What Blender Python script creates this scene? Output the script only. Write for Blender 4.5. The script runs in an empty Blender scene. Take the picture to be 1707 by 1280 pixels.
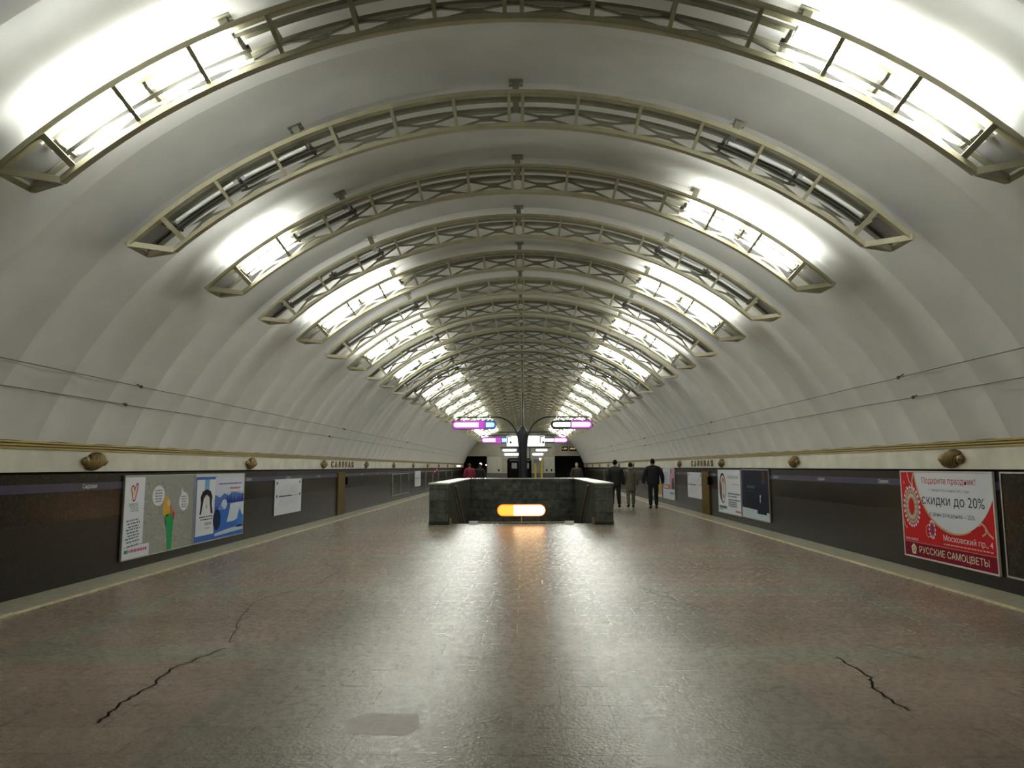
import bpy, bmesh, math, random
from mathutils import Vector, Matrix
random.seed(7)
PI = math.pi
sc = bpy.context.scene
COL = sc.collection

# ------------------------------------------------------------------ camera, world, exposure
F_PX, PITCH, YAW, ROLL = 1200.0, .1147, -.0169, .0029
cam_d = bpy.data.cameras.new('camera'); cam_d.sensor_fit = 'HORIZONTAL'; cam_d.sensor_width = 36.0
cam_d.lens = F_PX / 1707.0 * 36.0; cam_d.clip_start = .05; cam_d.clip_end = 300
cam = bpy.data.objects.new('camera', cam_d); COL.objects.link(cam); sc.camera = cam
def _cam_rows():
    c, s = math.cos(YAW), math.sin(YAW);   Y = Matrix(((c, -s, 0), (s, c, 0), (0, 0, 1)))
    c, s = math.cos(PITCH), math.sin(PITCH); P = Matrix(((1, 0, 0), (0, c, s), (0, -s, c)))
    c, s = math.cos(ROLL), math.sin(ROLL);  R = Matrix(((c, 0, -s), (0, 1, 0), (s, 0, c)))
    return R @ P @ Y
_m = _cam_rows()
_r, _f, _u = _m[0], _m[1], _m[2]
cam.matrix_world = Matrix(((_r[0], _u[0], -_f[0], .077), (_r[1], _u[1], -_f[1], 0), (_r[2], _u[2], -_f[2], 1.55), (0, 0, 0, 1)))
world = bpy.data.worlds.new('station_dark'); sc.world = world; world.use_nodes = True
world.node_tree.nodes['Background'].inputs[0].default_value = (.9, 1, .92, 1)
world.node_tree.nodes['Background'].inputs[1].default_value = .02
sc.view_settings.view_transform = 'Standard'; sc.view_settings.look = 'None'
sc.view_settings.gamma = 1; sc.view_settings.use_curve_mapping = False
sc.view_settings.exposure = 1.9
sc.cycles.diffuse_bounces = 8
TUBE_POWER = 30.0

# ------------------------------------------------------------------ station dimensions (metres)
ZC, RA, RB, RC = -.445, 6.107, 5.821, 6.13      # centre height of the arches, the three chords
TA, TB = .763, .714                              # half angles where the chords end
Y1, DY, DB, DC = 5.547, 1.9676, .198, .46        # first arch, spacing, chord offsets along the hall
NARCH, YEND, YBACK, RING = 33, 71.0, -3.0, .9838
RV, WALL, ZFR0, ZFR1 = 6.315, 5.936, 1.503, 1.87
LIT = {1, 3, 5, 7, 9, 12, 14, 16, 18, 20, 22, 24, 26, 28, 30, 32}

# ------------------------------------------------------------------ materials
def nt(name):
    m = bpy.data.materials.new(name); m.use_nodes = True
    return m, m.node_tree, m.node_tree.nodes['Principled BSDF']
def mat(name, col, rough=.6, metal=0.0, noise=0.0, nscale=8.0, spec=.5, bump=0.0):
    m, t, b = nt(name)
    b.inputs['Base Color'].default_value = (*col, 1); b.inputs['Roughness'].default_value = rough
    b.inputs['Metallic'].default_value = metal; b.inputs['Specular IOR Level'].default_value = spec
    if noise or bump:
        g = t.nodes.new('ShaderNodeNewGeometry'); n = t.nodes.new('ShaderNodeTexNoise')
        n.inputs['Scale'].default_value = nscale; n.inputs['Detail'].default_value = 5
        t.links.new(g.outputs['Position'], n.inputs['Vector'])
        if noise:
            r = t.nodes.new('ShaderNodeMapRange'); r.inputs[1].default_value = .3; r.inputs[2].default_value = .7
            r.inputs[3].default_value = 1 - noise; r.inputs[4].default_value = 1 + noise
            t.links.new(n.outputs[0], r.inputs[0])
            v = t.nodes.new('ShaderNodeVectorMath'); v.operation = 'SCALE'; v.inputs[0].default_value = col
            t.links.new(r.outputs[0], v.inputs['Scale']); t.links.new(v.outputs[0], b.inputs['Base Color'])
        if bump:
            bp = t.nodes.new('ShaderNodeBump'); bp.inputs['Strength'].default_value = bump; bp.inputs['Distance'].default_value = .01
            t.links.new(n.outputs[0], bp.inputs['Height']); t.links.new(bp.outputs[0], b.inputs['Normal'])
    return m
def emit(name, col, s):
    m, t, b = nt(name)
    b.inputs['Base Color'].default_value = (*col, 1); b.inputs['Emission Color'].default_value = (*col, 1)
    b.inputs['Emission Strength'].default_value = s; b.inputs['Roughness'].default_value = .4
    return m
def ramp(t, pts):
    r = t.nodes.new('ShaderNodeValToRGB'); e = r.color_ramp.elements
    while len(e) < len(pts): e.new(.5)
    for k, (p, c) in zip(e, pts): k.position = p; k.color = (*c, 1)
    return r
def step_x(t, sock, edge, up=True):
    n = t.nodes.new('ShaderNodeMath'); n.operation = 'GREATER_THAN' if up else 'LESS_THAN'
    t.links.new(sock, n.inputs[0]); n.inputs[1].default_value = edge; return n.outputs[0]
def math_n(t, op, a, b=None):
    n = t.nodes.new('ShaderNodeMath'); n.operation = op
    for i, v in enumerate((a, b)):
        if v is None: continue
        if isinstance(v, (int, float)): n.inputs[i].default_value = v
        else: t.links.new(v, n.inputs[i])
    return n.outputs[0]
def mix_c(t, fac, a, b):
    n = t.nodes.new('ShaderNodeMix'); n.data_type = 'RGBA'
    for key, v in ((0, fac), (6, a), (7, b)):
        if isinstance(v, (int, float)): n.inputs[key].default_value = v
        elif isinstance(v, tuple): n.inputs[key].default_value = (*v, 1)
        else: t.links.new(v, n.inputs[key])
    return n.outputs[2]
def floor_mat():
    m, t, b = nt('granite_floor')
    g = t.nodes.new('ShaderNodeNewGeometry'); s = t.nodes.new('ShaderNodeSeparateXYZ'); t.links.new(g.outputs['Position'], s.inputs[0])
    ax = math_n(t, 'ABSOLUTE', s.outputs[0])
    big = t.nodes.new('ShaderNodeTexNoise'); big.inputs['Scale'].default_value = .9; big.inputs['Detail'].default_value = 4
    fine = t.nodes.new('ShaderNodeTexNoise'); fine.inputs['Scale'].default_value = 90; fine.inputs['Detail'].default_value = 3
    med = t.nodes.new('ShaderNodeTexNoise'); med.inputs['Scale'].default_value = 14; med.inputs['Detail'].default_value = 6
    for n in (big, fine, med): t.links.new(g.outputs['Position'], n.inputs['Vector'])
    pink = ramp(t, [(.3, (.200, .155, .110)), (.7, (.262, .212, .158))]); t.links.new(big.outputs[0], pink.inputs[0])
    grey = ramp(t, [(.3, (.200, .186, .136)), (.7, (.238, .224, .166))]); t.links.new(big.outputs[0], grey.inputs[0])
    mid = ramp(t, [(.3, (.170, .148, .106)), (.7, (.215, .190, .140))]); t.links.new(big.outputs[0], mid.inputs[0])
    band = math_n(t, 'MULTIPLY', step_x(t, ax, 3.97), step_x(t, ax, 4.32, False))
    yy = math_n(t, 'MODULO', math_n(t, 'ADD', s.outputs[1], 30 * 3.1 - 6.0), 3.1)
    cross = math_n(t, 'MULTIPLY', step_x(t, yy, .48, False), step_x(t, ax, 3.97, False))
    cross = math_n(t, 'MULTIPLY', cross, step_x(t, ax, 1.5))
    outer = step_x(t, ax, 2.0)
    c = mix_c(t, outer, mid.outputs[0], pink.outputs[0])
    c = mix_c(t, math_n(t, 'MAXIMUM', band, cross), c, grey.outputs[0])
    sp = t.nodes.new('ShaderNodeMapRange'); sp.inputs[1].default_value = .3; sp.inputs[2].default_value = .7; sp.inputs[3].default_value = .72; sp.inputs[4].default_value = 1.28
    t.links.new(fine.outputs[0], sp.inputs[0])
    br = t.nodes.new('ShaderNodeTexBrick'); br.inputs['Scale'].default_value = 1; br.inputs['Brick Width'].default_value = .62
    br.inputs['Row Height'].default_value = .41; br.inputs['Mortar Size'].default_value = .004; br.inputs['Mortar Smooth'].default_value = .2
    br.inputs['Color1'].default_value = (1, 1, 1, 1); br.inputs['Color2'].default_value = (.84, .83, .82, 1); br.inputs['Mortar'].default_value = (.42, .40, .36, 1)
    t.links.new(g.outputs['Position'], br.inputs['Vector'])
    v = t.nodes.new('ShaderNodeVectorMath'); v.operation = 'SCALE'; t.links.new(c, v.inputs[0]); t.links.new(sp.outputs[0], v.inputs['Scale'])
    w = t.nodes.new('ShaderNodeVectorMath'); w.operation = 'MULTIPLY'; t.links.new(v.outputs[0], w.inputs[0]); t.links.new(br.outputs[0], w.inputs[1])
    t.links.new(w.outputs[0], b.inputs['Base Color'])
    rr = t.nodes.new('ShaderNodeMapRange'); rr.inputs[1].default_value = .3; rr.inputs[2].default_value = .7; rr.inputs[3].default_value = .22; rr.inputs[4].default_value = .34
    t.links.new(med.outputs[0], rr.inputs[0]); t.links.new(rr.outputs[0], b.inputs['Roughness'])
    b.inputs['Specular IOR Level'].default_value = .11; b.inputs['Specular Tint'].default_value = (1, .95, .82, 1)
    bp = t.nodes.new('ShaderNodeBump'); bp.inputs['Strength'].default_value = .28; bp.inputs['Distance'].default_value = .012
    f2 = t.nodes.new('ShaderNodeTexNoise'); f2.inputs['Scale'].default_value = 38; f2.inputs['Detail'].default_value = 4
    t.links.new(g.outputs['Position'], f2.inputs['Vector'])
    h = math_n(t, 'ADD', f2.outputs[0], math_n(t, 'MULTIPLY', br.outputs['Fac'], -1.2))
    t.links.new(h, bp.inputs['Height']); t.links.new(bp.outputs[0], b.inputs['Normal'])
    return m
def stone_mat(name, c1, c2, rough, bw, bh, axis, mortar=(.3, .3, .3), nscale=3.5, off=(0, 0, 0), msize=.005):
    m, t, b = nt(name)
    g = t.nodes.new('ShaderNodeNewGeometry'); n = t.nodes.new('ShaderNodeTexNoise'); n.inputs['Scale'].default_value = nscale; n.inputs['Detail'].default_value = 8; n.inputs['Roughness'].default_value = .68
    t.links.new(g.outputs['Position'], n.inputs['Vector'])
    r = ramp(t, [(.32, c1), (.68, c2)]); t.links.new(n.outputs[0], r.inputs[0])
    s = t.nodes.new('ShaderNodeSeparateXYZ'); t.links.new(g.outputs['Position'], s.inputs[0])
    cb = t.nodes.new('ShaderNodeCombineXYZ')
    a = math_n(t, 'ADD', s.outputs[0], s.outputs[1]) if axis == 'xy' else s.outputs['xyz'.index(axis)]
    t.links.new(a, cb.inputs[0]); t.links.new(math_n(t, 'ADD', s.outputs[2], off[2]), cb.inputs[1])
    br = t.nodes.new('ShaderNodeTexBrick'); br.offset = 0 if axis == 'y' else .5
    br.inputs['Scale'].default_value = 1; br.inputs['Brick Width'].default_value = bw; br.inputs['Row Height'].default_value = bh
    br.inputs['Mortar Size'].default_value = msize; br.inputs['Color1'].default_value = (1, 1, 1, 1); br.inputs['Color2'].default_value = (.7, .7, .7, 1)
    br.inputs['Mortar'].default_value = (*mortar, 1); t.links.new(cb.outputs[0], br.inputs['Vector'])
    w = t.nodes.new('ShaderNodeVectorMath'); w.operation = 'MULTIPLY'; t.links.new(r.outputs[0], w.inputs[0]); t.links.new(br.outputs[0], w.inputs[1])
    t.links.new(w.outputs[0], b.inputs['Base Color']); b.inputs['Roughness'].default_value = rough; b.inputs['Specular IOR Level'].default_value = .22
    return m
M = {}
M['floor'] = floor_mat()
M['vault'] = mat('vault_plaster', (.665, .66, .64), .75, noise=.05, nscale=2.2)
M['granite_low'] = stone_mat('dark_granite', (.0035, .0028, .0012), (.024, .0175, .008), .34, 1.15, .9, 'y', nscale=22)
M['granite_up'] = stone_mat('brown_granite', (.008, .0065, .0035), (.040, .030, .016), .26, 1.15, .9, 'y', nscale=18)
M['frieze'] = mat('frieze_marble', (.53, .51, .41), .4, noise=.16, nscale=2.5)
M['gold'] = mat('gilt_moulding', (.25, .185, .035), .45, .5, noise=.12, nscale=12)
M['bronze'] = mat('bronze', (.21, .14, .048), .45, .6, noise=.3, nscale=30)
M['shadowgap'] = mat('gap_shade_dark', (.01, .01, .008), .8)  # near-black, paints the shadow line into the recess under the frieze
M['band'] = mat('navy_band', (.018, .018, .055), .3, noise=.15, nscale=3)
M['white_letter'] = mat('white_lettering', (.75, .76, .76), .5)
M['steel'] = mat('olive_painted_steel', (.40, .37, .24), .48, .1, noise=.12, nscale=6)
M['steel_in'] = mat('shaded_olive_steel', (.235, .225, .165), .5, .15, noise=.12, nscale=6)  # darker copy of the olive steel, shading inside the arch put into its colour
M['plate'] = mat('grey_sheet', (.30, .30, .30), .5, .2)
M['tube_on'] = emit('lamp_glass_lit', (.97, 1.0, .94), TUBE_POWER)
M['tube_off'] = mat('lamp_glass_dark', (.78, .80, .78), .25)
M['holder'] = mat('lamp_holder', (.07, .065, .05), .5)
M['strip'] = mat('edge_stone', (.30, .285, .20), .5, noise=.15, nscale=9, bump=.2)
M['line'] = mat('edge_line', (.60, .53, .32), .45, noise=.2, nscale=10)
M['parapet'] = stone_mat('grey_marble', (.045, .050, .040), (.145, .150, .122), .2, .72, .32, 'xy', (.25, .25, .22), 5, msize=.006)
M['coping'] = mat('pale_coping', (.42, .41, .36), .3, noise=.15, nscale=6)
M['plinth'] = mat('dark_plinth', (.018, .018, .015), .3)
M['stair'] = mat('stair_granite', (.16, .14, .11), .5, noise=.2, nscale=20)
M['rail'] = mat('wooden_rail', (.22, .10, .055), .35, noise=.2, nscale=20)
M['chrome'] = mat('brushed_metal', (.55, .55, .52), .3, .9)
M['orange'] = emit('sign_orange', (1.0, .40, .05), .42)
M['orange_w'] = emit('sign_orange_white', (1.0, .62, .30), 2.2)
M['orange_rim'] = emit('sign_rim', (1.0, .13, .015), .6)
M['pink'] = emit('sign_magenta', (.60, .06, .66), .13)
M['pinkw'] = emit('sign_pink_white', (1.0, .80, 1.0), .26)
M['white_l'] = emit('sign_white', (.95, 1.0, 1.0), .30)
M['blue'] = emit('sign_blue', (.04, .16, .50), .12)
M['bluew'] = emit('sign_blue_white', (.55, .82, 1.0), .22)
M['dark_frame'] = mat('dark_sign_frame', (.03, .03, .04), .4, .3)
M['post'] = mat('dark_post', (.025, .028, .036), .4, .4)
M['kiosk'] = mat('black_enamel', (.004, .004, .004), .6, spec=.05)
M['wallback'] = mat('end_wall_marble', (.36, .34, .27), .4, noise=.2, nscale=1.5)
M['endpanel'] = mat('pale_panel', (.50, .50, .42), .5, noise=.08, nscale=6)
M['enddark'] = mat('grey_base', (.10, .10, .085), .4)
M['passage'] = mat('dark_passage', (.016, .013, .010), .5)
M['ochre'] = mat('ochre_door', (.105, .062, .006), .6, noise=.2, nscale=14, spec=.08)
M['alu'] = mat('aluminium_frame', (.40, .40, .34), .4, .6)
M['cable'] = mat('dark_cable', (.09, .09, .085), .6)
M['crack'] = mat('crack_dark', (.010, .009, .007), 1.0, spec=0)
M['amber'] = emit('amber_digits', (1.0, .70, .25), .24)
M['lampglow'] = emit('warm_globe', (1.0, .72, .50), .9)
M['redglow'] = emit('red_lamp', (1.0, .20, .07), .4)
M['yellow_e'] = mat('yellow_post', (.55, .42, .06), .5)
_pc = {}
def flat(col, rough=.5):
    k = tuple(round(c, 3) for c in col)
    if k not in _pc: _pc[k] = mat('print_%02d' % len(_pc), col, max(rough, .65), spec=.06)
    return _pc[k]

# ------------------------------------------------------------------ mesh helpers
class MB:
    def __init__(s): s.v = []; s.f = []; s.mi = []; s.sm = []; s.mats = []
    def slot(s, m):
        if m not in s.mats: s.mats.append(m)
        return s.mats.index(m)
    def add(s, vs, fs, m=None, smooth=False):
        o = len(s.v); s.v += [tuple(p) for p in vs]; k = s.slot(m) if m else 0
        for f in fs: s.f.append([o + i for i in f]); s.mi.append(k); s.sm.append(smooth)
        return s
    def box(s, c, d, R=None, m=None):
        vs = []
        for i in (-1, 1):
            for j in (-1, 1):
                for k in (-1, 1):
                    p = Vector((i * d[0] / 2, j * d[1] / 2, k * d[2] / 2))
                    if R is not None: p = R @ p
                    vs.append(p + Vector(c))
        return s.add(vs, [(0, 1, 3, 2), (4, 6, 7, 5), (0, 4, 5, 1), (2, 3, 7, 6), (0, 2, 6, 4), (1, 5, 7, 3)], m)
    def bx(s, x0, x1, y0, y1, z0, z1, m=None):
        return s.box(((x0 + x1) / 2, (y0 + y1) / 2, (z0 + z1) / 2), (abs(x1 - x0), abs(y1 - y0), abs(z1 - z0)), None, m)
    def bar(s, a, b, w, h, up=(0, 0, 1), m=None):
        a, b = Vector(a), Vector(b); d = (b - a); L = d.length; d.normalize(); u = Vector(up); x = d.cross(u)
        if x.length < 1e-5: x = d.cross(Vector((1, 0, 0)))
        x.normalize(); u = x.cross(d)
        R = Matrix((x, d, u)).transposed()
        return s.box((a + b) / 2, (w, L, h), R, m)
    def tube(s, pts, r, n=8, m=None, caps=True):
        pts = [Vector(p) for p in pts]; rs = r if isinstance(r, (list, tuple)) else [r] * len(pts)
        rings = []; x = None
        for i, p in enumerate(pts):
            d = (pts[min(i + 1, len(pts) - 1)] - pts[max(i - 1, 0)]).normalized()
            if x is None: x = d.cross(Vector((0, 0, 1)) if abs(d.z) < .9 else Vector((1, 0, 0))).normalized()
            else: x = (x - d * x.dot(d)).normalized()
            y = d.cross(x)
            rings.append([p + (x * math.cos(2 * PI * k / n) + y * math.sin(2 * PI * k / n)) * rs[i] for k in range(n)])
        vs = [q for r_ in rings for q in r_]; fs = []
        for i in range(len(rings) - 1):
            for k in range(n): fs.append((i * n + k, i * n + (k + 1) % n, (i + 1) * n + (k + 1) % n, (i + 1) * n + k))
        s.add(vs, fs, m, True)
        if caps:
            s.add(rings[0], [tuple(range(n))[::-1]], m); s.add(rings[-1], [tuple(range(n))], m)
        return s
    def ell(s, c, r, nu=12, nv=8, m=None, R=None):
        vs = []; fs = []
        for i in range(nv + 1):
            a = PI * i / nv
            for k in range(nu):
                b = 2 * PI * k / nu; p = Vector((r[0] * math.sin(a) * math.cos(b), r[1] * math.sin(a) * math.sin(b), r[2] * math.cos(a)))
                if R is not None: p = R @ p
                vs.append(p + Vector(c))
        for i in range(nv):
            for k in range(nu): fs.append((i * nu + k, (i + 1) * nu + k, (i + 1) * nu + (k + 1) % nu, i * nu + (k + 1) % nu))
        return s.add(vs, fs, m, True)
    def prism(s, poly, fn, d0, d1, m=None):
        n = len(poly); a = [fn(p, d0) for p in poly]; b = [fn(p, d1) for p in poly]
        fs = [tuple(range(n))[::-1], tuple(range(n, 2 * n))] + [(i, (i + 1) % n, n + (i + 1) % n, n + i) for i in range(n)]
        return s.add(a + b, fs, m)
    def mesh(s, name, m=None):
        me = bpy.data.meshes.new(name); me.from_pydata(s.v, [], s.f)
        ml = s.mats if s.mats else [m]
        if m and s.mats and m not in s.mats: pass
        for q in ml: me.materials.append(q)
        me.polygons.foreach_set('material_index', s.mi); me.polygons.foreach_set('use_smooth', s.sm)
        me.update(); bm = bmesh.new(); bm.from_mesh(me); bmesh.ops.recalc_face_normals(bm, faces=bm.faces); bm.to_mesh(me); bm.free()
        return me
    def build(s, name, m=None, parent=None, label=None):
        return link(name, s.mesh(name, m), parent, label)
def link(name, me, parent=None, label=None, loc=None):
    o = bpy.data.objects.new(name, me); COL.objects.link(o)
    if parent: o.parent = parent
    if label: o['label'] = label
    if loc: o.location = loc
    return o
def tag(o, label, cat, group=None):
    o['label'] = label; o['category'] = cat
    if group: o['group'] = group
    return o
def thing(name, label, cat, loc=(0, 0, 0), group=None):
    o = bpy.data.objects.new(name, None); COL.objects.link(o); o.location = loc; o.empty_display_size = .2
    return tag(o, label, cat, group)
def struct(o): o['kind'] = 'structure'; return o
def rel(mb, loc):
    mb.v = [(p[0] - loc[0], p[1] - loc[1], p[2] - loc[2]) for p in mb.v]; return mb
_tc = {}
def text_mesh(txt):
    """triangulated outline of a word, normalised to a unit box"""
    if txt in _tc: return _tc[txt]
    cu = bpy.data.curves.new('lettering', 'FONT'); cu.body = txt; cu.size = 1; cu.resolution_u = 3
    ob = bpy.data.objects.new('lettering', cu); COL.objects.link(ob)
    dg = bpy.context.evaluated_depsgraph_get(); dg.update()
    me = bpy.data.meshes.new_from_object(ob.evaluated_get(dg))
    vs = [(v.co.x, v.co.y) for v in me.vertices]; fs = [tuple(p.vertices) for p in me.polygons]
    bpy.data.objects.remove(ob); bpy.data.curves.remove(cu); bpy.data.meshes.remove(me)
    x0 = min(v[0] for v in vs); x1 = max(v[0] for v in vs); y0 = min(v[1] for v in vs); y1 = max(v[1] for v in vs)
    _tc[txt] = ([((x - x0) / (x1 - x0), (y - y0) / (y1 - y0)) for x, y in vs], fs, (x1 - x0) / max(y1 - y0, 1e-6))
    return _tc[txt]

# ------------------------------------------------------------------ setting: floor, vault, walls
HX0, HX1, HY0, HY1 = -1.99, 1.98, 20.15, 27.75           # the stairwell opening
b = MB()
def quad(b, x0, x1, y0, y1): b.add([(x0, y0, 0), (x1, y0, 0), (x1, y1, 0), (x0, y1, 0)], [(0, 1, 2, 3)])
quad(b, -WALL, WALL, YBACK, HY0); quad(b, -WALL, HX0, HY0, HY1); quad(b, HX1, WALL, HY0, HY1); quad(b, -WALL, WALL, HY1, YEND + 9)
floor = struct(b.build('floor', M['floor']))
cracks = [[(-2.536, 4.572), (-2.60, 4.95), (-2.59, 5.30), (-2.68, 5.75), (-2.52, 6.41)], [(-2.55, 6.6), (-2.9, 7.7), (-3.07, 8.67), (-2.7, 9.9), (-2.75, 11.2), (-3.3, 12.1)],
          [(2.63, 6.14), (2.61, 5.55), (2.50, 5.27), (2.52, 4.83)], [(3.02, 6.6), (3.3, 6.05), (2.75, 6.0)], [(1.55, 9.6), (1.7, 9.0), (2.05, 8.1)]]
b = MB()
for li, ln in enumerate(cracks):
    w = .020 if li in (0, 2) else .011
    pts = []
    for (x0, y0), (x1, y1) in zip(ln, ln[1:]):
        for k in range(6):
            t = k / 6; pts.append((x0 + (x1 - x0) * t + random.uniform(-.02, .02), y0 + (y1 - y0) * t))
    pts.append(ln[-1])
    for p, q in zip(pts, pts[1:]): b.add([(p[0] - w / 2, p[1], .0015), (p[0] + w / 2, p[1], .0015), (q[0] + w / 2, q[1], .0015), (q[0] - w / 2, q[1], .0015)], [(0, 1, 2, 3)])
b.build('crack', M['crack'], floor, 'dark cracks across the granite slabs')
b = MB(); b.add([(-1.0, 4.42, .001), (-.62, 4.38, .001), (-.56, 4.52, .001), (-.60, 4.74, .001), (-.93, 4.77, .001), (-1.03, 4.62, .001)], [(0, 1, 2, 3, 4, 5)])
b.build('repair_patch', mat('patch_mortar', (.27, .225, .205), .55, noise=.2, nscale=20), floor, 'pale mauve repair patch in the granite')

def vault_r(t): return RV + .045 * (.55 * math.sin(PI * t) + .45 * math.sin(PI * t) ** 2)
TH_S = math.acos((ZFR1 + .01 - ZC) / (RV + .03))
b = MB(); NA = 96; NS = 8
y = Y1 + .2 - 9 * RING
while y < YEND - .01:
    vs = []; fs = []
    for i in range(NS + 1):
        yy = y + RING * i / NS; r = vault_r(i / NS)
        for k in range(NA + 1):
            th = -TH_S + 2 * TH_S * k / NA; vs.append((r * math.sin(th), min(yy, YEND), ZC + r * math.cos(th)))
    for i in range(NS):
        for k in range(NA): o = i * (NA + 1) + k; fs.append((o, o + 1, o + NA + 2, o + NA + 1))
    b.add(vs, fs, None, True); y += RING
me = bpy.data.meshes.new('ceiling'); me.from_pydata(b.v, [], b.f); me.materials.append(M['vault']); me.polygons.foreach_set('use_smooth', b.sm); me.update()
struct(link('ceiling', me))
VY0 = Y1 + .2 - 9 * RING

tn = 1
for sgn, nm in ((-1, 'left'), (1, 'right')):
    X = lambda d: sgn * (WALL - d)
    b = MB()
    b.bx(X(0), X(-.25), YBACK, YEND, -.05, .86, M['granite_low']); b.bx(X(0), X(-.25), YBACK, YEND, .86, ZFR0 - .03, M['granite_up'])
    b.bx(X(-.03), X(-.25), YBACK, YEND, ZFR0 - .03, 2.35, M['shadowgap'])
    struct(b.build('wall_' + nm))
    b = MB(); b.bx(X(.05), X(-.03), YBACK, YEND, ZFR0, ZFR1 - .09)
    struct(b.build('trim_%d' % tn, M['frieze'])); tn += 1
    b = MB()
    for z0, z1, d in ((ZFR1 - .09, ZFR1 - .064, .065), (ZFR1 - .064, ZFR1 - .052, .025), (ZFR1 - .052, ZFR1 - .030, .075), (ZFR1 - .030, ZFR1 - .019, .030), (ZFR1 - .019, ZFR1 + .005, .085)):
        b.bx(X(d), X(-.03), YBACK, YEND, z0, z1)
    struct(b.build('trim_%d' % tn, M['gold'])); tn += 1
    b = MB(); b.bx(sgn * 5.40, X(.0), YBACK, YEND, .0, .022)
    struct(b.build('trim_%d' % tn, M['strip'])); tn += 1
    b = MB(); yv = YBACK
    while yv < YEND:
        b.bx(sgn * 5.365, sgn * 5.40, yv, min(YEND, yv + 1.19), .0, .02 + random.uniform(0, .004)); yv += 1.2
    struct(b.build('trim_%d' % tn, M['line'])); tn += 1

# end wall with the two dark passages
b = MB(); ye = YEND; XL0, XR0, ZO = -3.62, 3.05, 2.62
rw = RV + .09; poly = []
th0 = math.acos((ZO - ZC) / rw)
for k in range(49):
    th = -th0 + 2 * th0 * k / 48; poly.append((rw * math.sin(th), ZC + rw * math.cos(th)))
b.prism(poly, lambda p, d: (p[0], ye + d, p[1]), 0, .3, M['wallback'])
b.bx(XL0, XR0, ye, ye + .3, .95, ZO, M['wallback']); b.bx(XL0 - .02, XR0 + .02, ye - .05, ye + .25, 0, .95, M['enddark'])
struct(b.build('wall_back'))
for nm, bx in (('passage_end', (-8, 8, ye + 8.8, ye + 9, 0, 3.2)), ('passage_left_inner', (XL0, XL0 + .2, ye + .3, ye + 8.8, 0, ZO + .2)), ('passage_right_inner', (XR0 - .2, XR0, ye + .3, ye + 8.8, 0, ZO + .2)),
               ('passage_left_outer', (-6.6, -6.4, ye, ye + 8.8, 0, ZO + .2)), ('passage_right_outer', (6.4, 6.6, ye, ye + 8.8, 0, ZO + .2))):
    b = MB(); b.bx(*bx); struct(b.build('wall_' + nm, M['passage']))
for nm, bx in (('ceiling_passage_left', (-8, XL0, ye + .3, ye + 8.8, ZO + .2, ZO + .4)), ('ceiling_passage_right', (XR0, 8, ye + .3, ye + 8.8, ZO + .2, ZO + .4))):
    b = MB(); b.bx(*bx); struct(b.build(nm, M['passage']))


# ------------------------------------------------------------------ light arches
def P(th, r, yo=0): return Vector((r * math.sin(th), yo, ZC + r * math.cos(th)))
def arc_box(b, r0, r1, y0, y1, t0, t1, n, m=None):
    vs = []; fs = []
    for i in range(n + 1):
        th = t0 + (t1 - t0) * i / n
        vs += [P(th, r0, y0), P(th, r1, y0), P(th, r1, y1), P(th, r0, y1)]
    for i in range(n):
        for k in range(4): fs.append((4 * i + k, 4 * i + (k + 1) % 4, 4 * i + 4 + (k + 1) % 4, 4 * i + 4 + k))
    fs += [(3, 2, 1, 0), (4 * n, 4 * n + 1, 4 * n + 2, 4 * n + 3)]
    b.add(vs, fs, m)
ANG = [k * .1145 for k in range(1, 7)]
parts = []                     # (name, mesh, key)
def part(name, b, m, key=None): parts.append((name, b.mesh(name, m), key))
b = MB(); arc_box(b, RA - .026, RA + .026, -.006, .006, -TA, TA, 56); arc_box(b, RA - .026, RA - .014, -.006, .06, -TA, TA, 56); part('front_chord', b, M['steel'])
b = MB(); arc_box(b, RB - .023, RB + .023, DB - .012, DB, -TB, TB, 56); arc_box(b, RB - .023, RB - .011, DB - .012, DB + .055, -TB, TB, 56); part('lower_chord', b, M['steel'])
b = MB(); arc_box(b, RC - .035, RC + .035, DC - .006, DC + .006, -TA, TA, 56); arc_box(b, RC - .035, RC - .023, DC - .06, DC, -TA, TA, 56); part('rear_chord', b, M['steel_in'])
def web(b, th, w, a, c, m=None):          # flat strut between two chord points at one angle
    b.bar(a, c, w, .03, P(th, 1, 0) - P(th, 0, 0), m)
for th in [-.0125, .0125] + ANG + [-a for a in ANG]:
    b = MB(); a, c = P(th, RA - .02, .01), P(th, RB + .02, DB)
    tg = Vector((math.cos(th), 0, -math.sin(th))); d = (c - a).normalized(); nrm = tg.cross(d)
    R = Matrix((tg, d, nrm)).transposed(); w = .052 if abs(abs(th) - .687) < .01 else .036
    b.box((a + c) / 2, (w, (c - a).length, .022), R); part('rung', b, M['steel'])
for th in ANG + [-a for a in ANG] + [0]:
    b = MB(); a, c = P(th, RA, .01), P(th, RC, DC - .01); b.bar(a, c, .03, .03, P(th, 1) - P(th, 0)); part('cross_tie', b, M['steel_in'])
def wp(th, s): # point on the web between lower and rear chord
    a, c = P(th, RB + .01, DB + .01), P(th, RC - .03, DC - .02); return a + (c - a) * s
for sg in (-1, 1):
    for k in range(6):
        t0, t1 = k * .1145, (k + 1) * .1145; tm = (t0 + t1) / 2; b = MB()
        tg = Vector((math.cos(sg * tm), 0, -math.sin(sg * tm))); d = (wp(sg * tm, 1) - wp(sg * tm, 0)).normalized(); nr = tg.cross(d)
        R = Matrix((tg, d, nr)).transposed()
        b.box(wp(sg * tm, .5), (.15, .13, .014), R)
        for tt, s_ in ((t0, 0), (t1, 0), (t0, 1), (t1, 1)):
            e = wp(sg * (tt * .97 + tm * .03), s_); c0 = wp(sg * tm, .5)
            b.bar(c0, e, .042, .012, nr)
        part('lattice_gusset', b, M['steel_in'])
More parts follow.
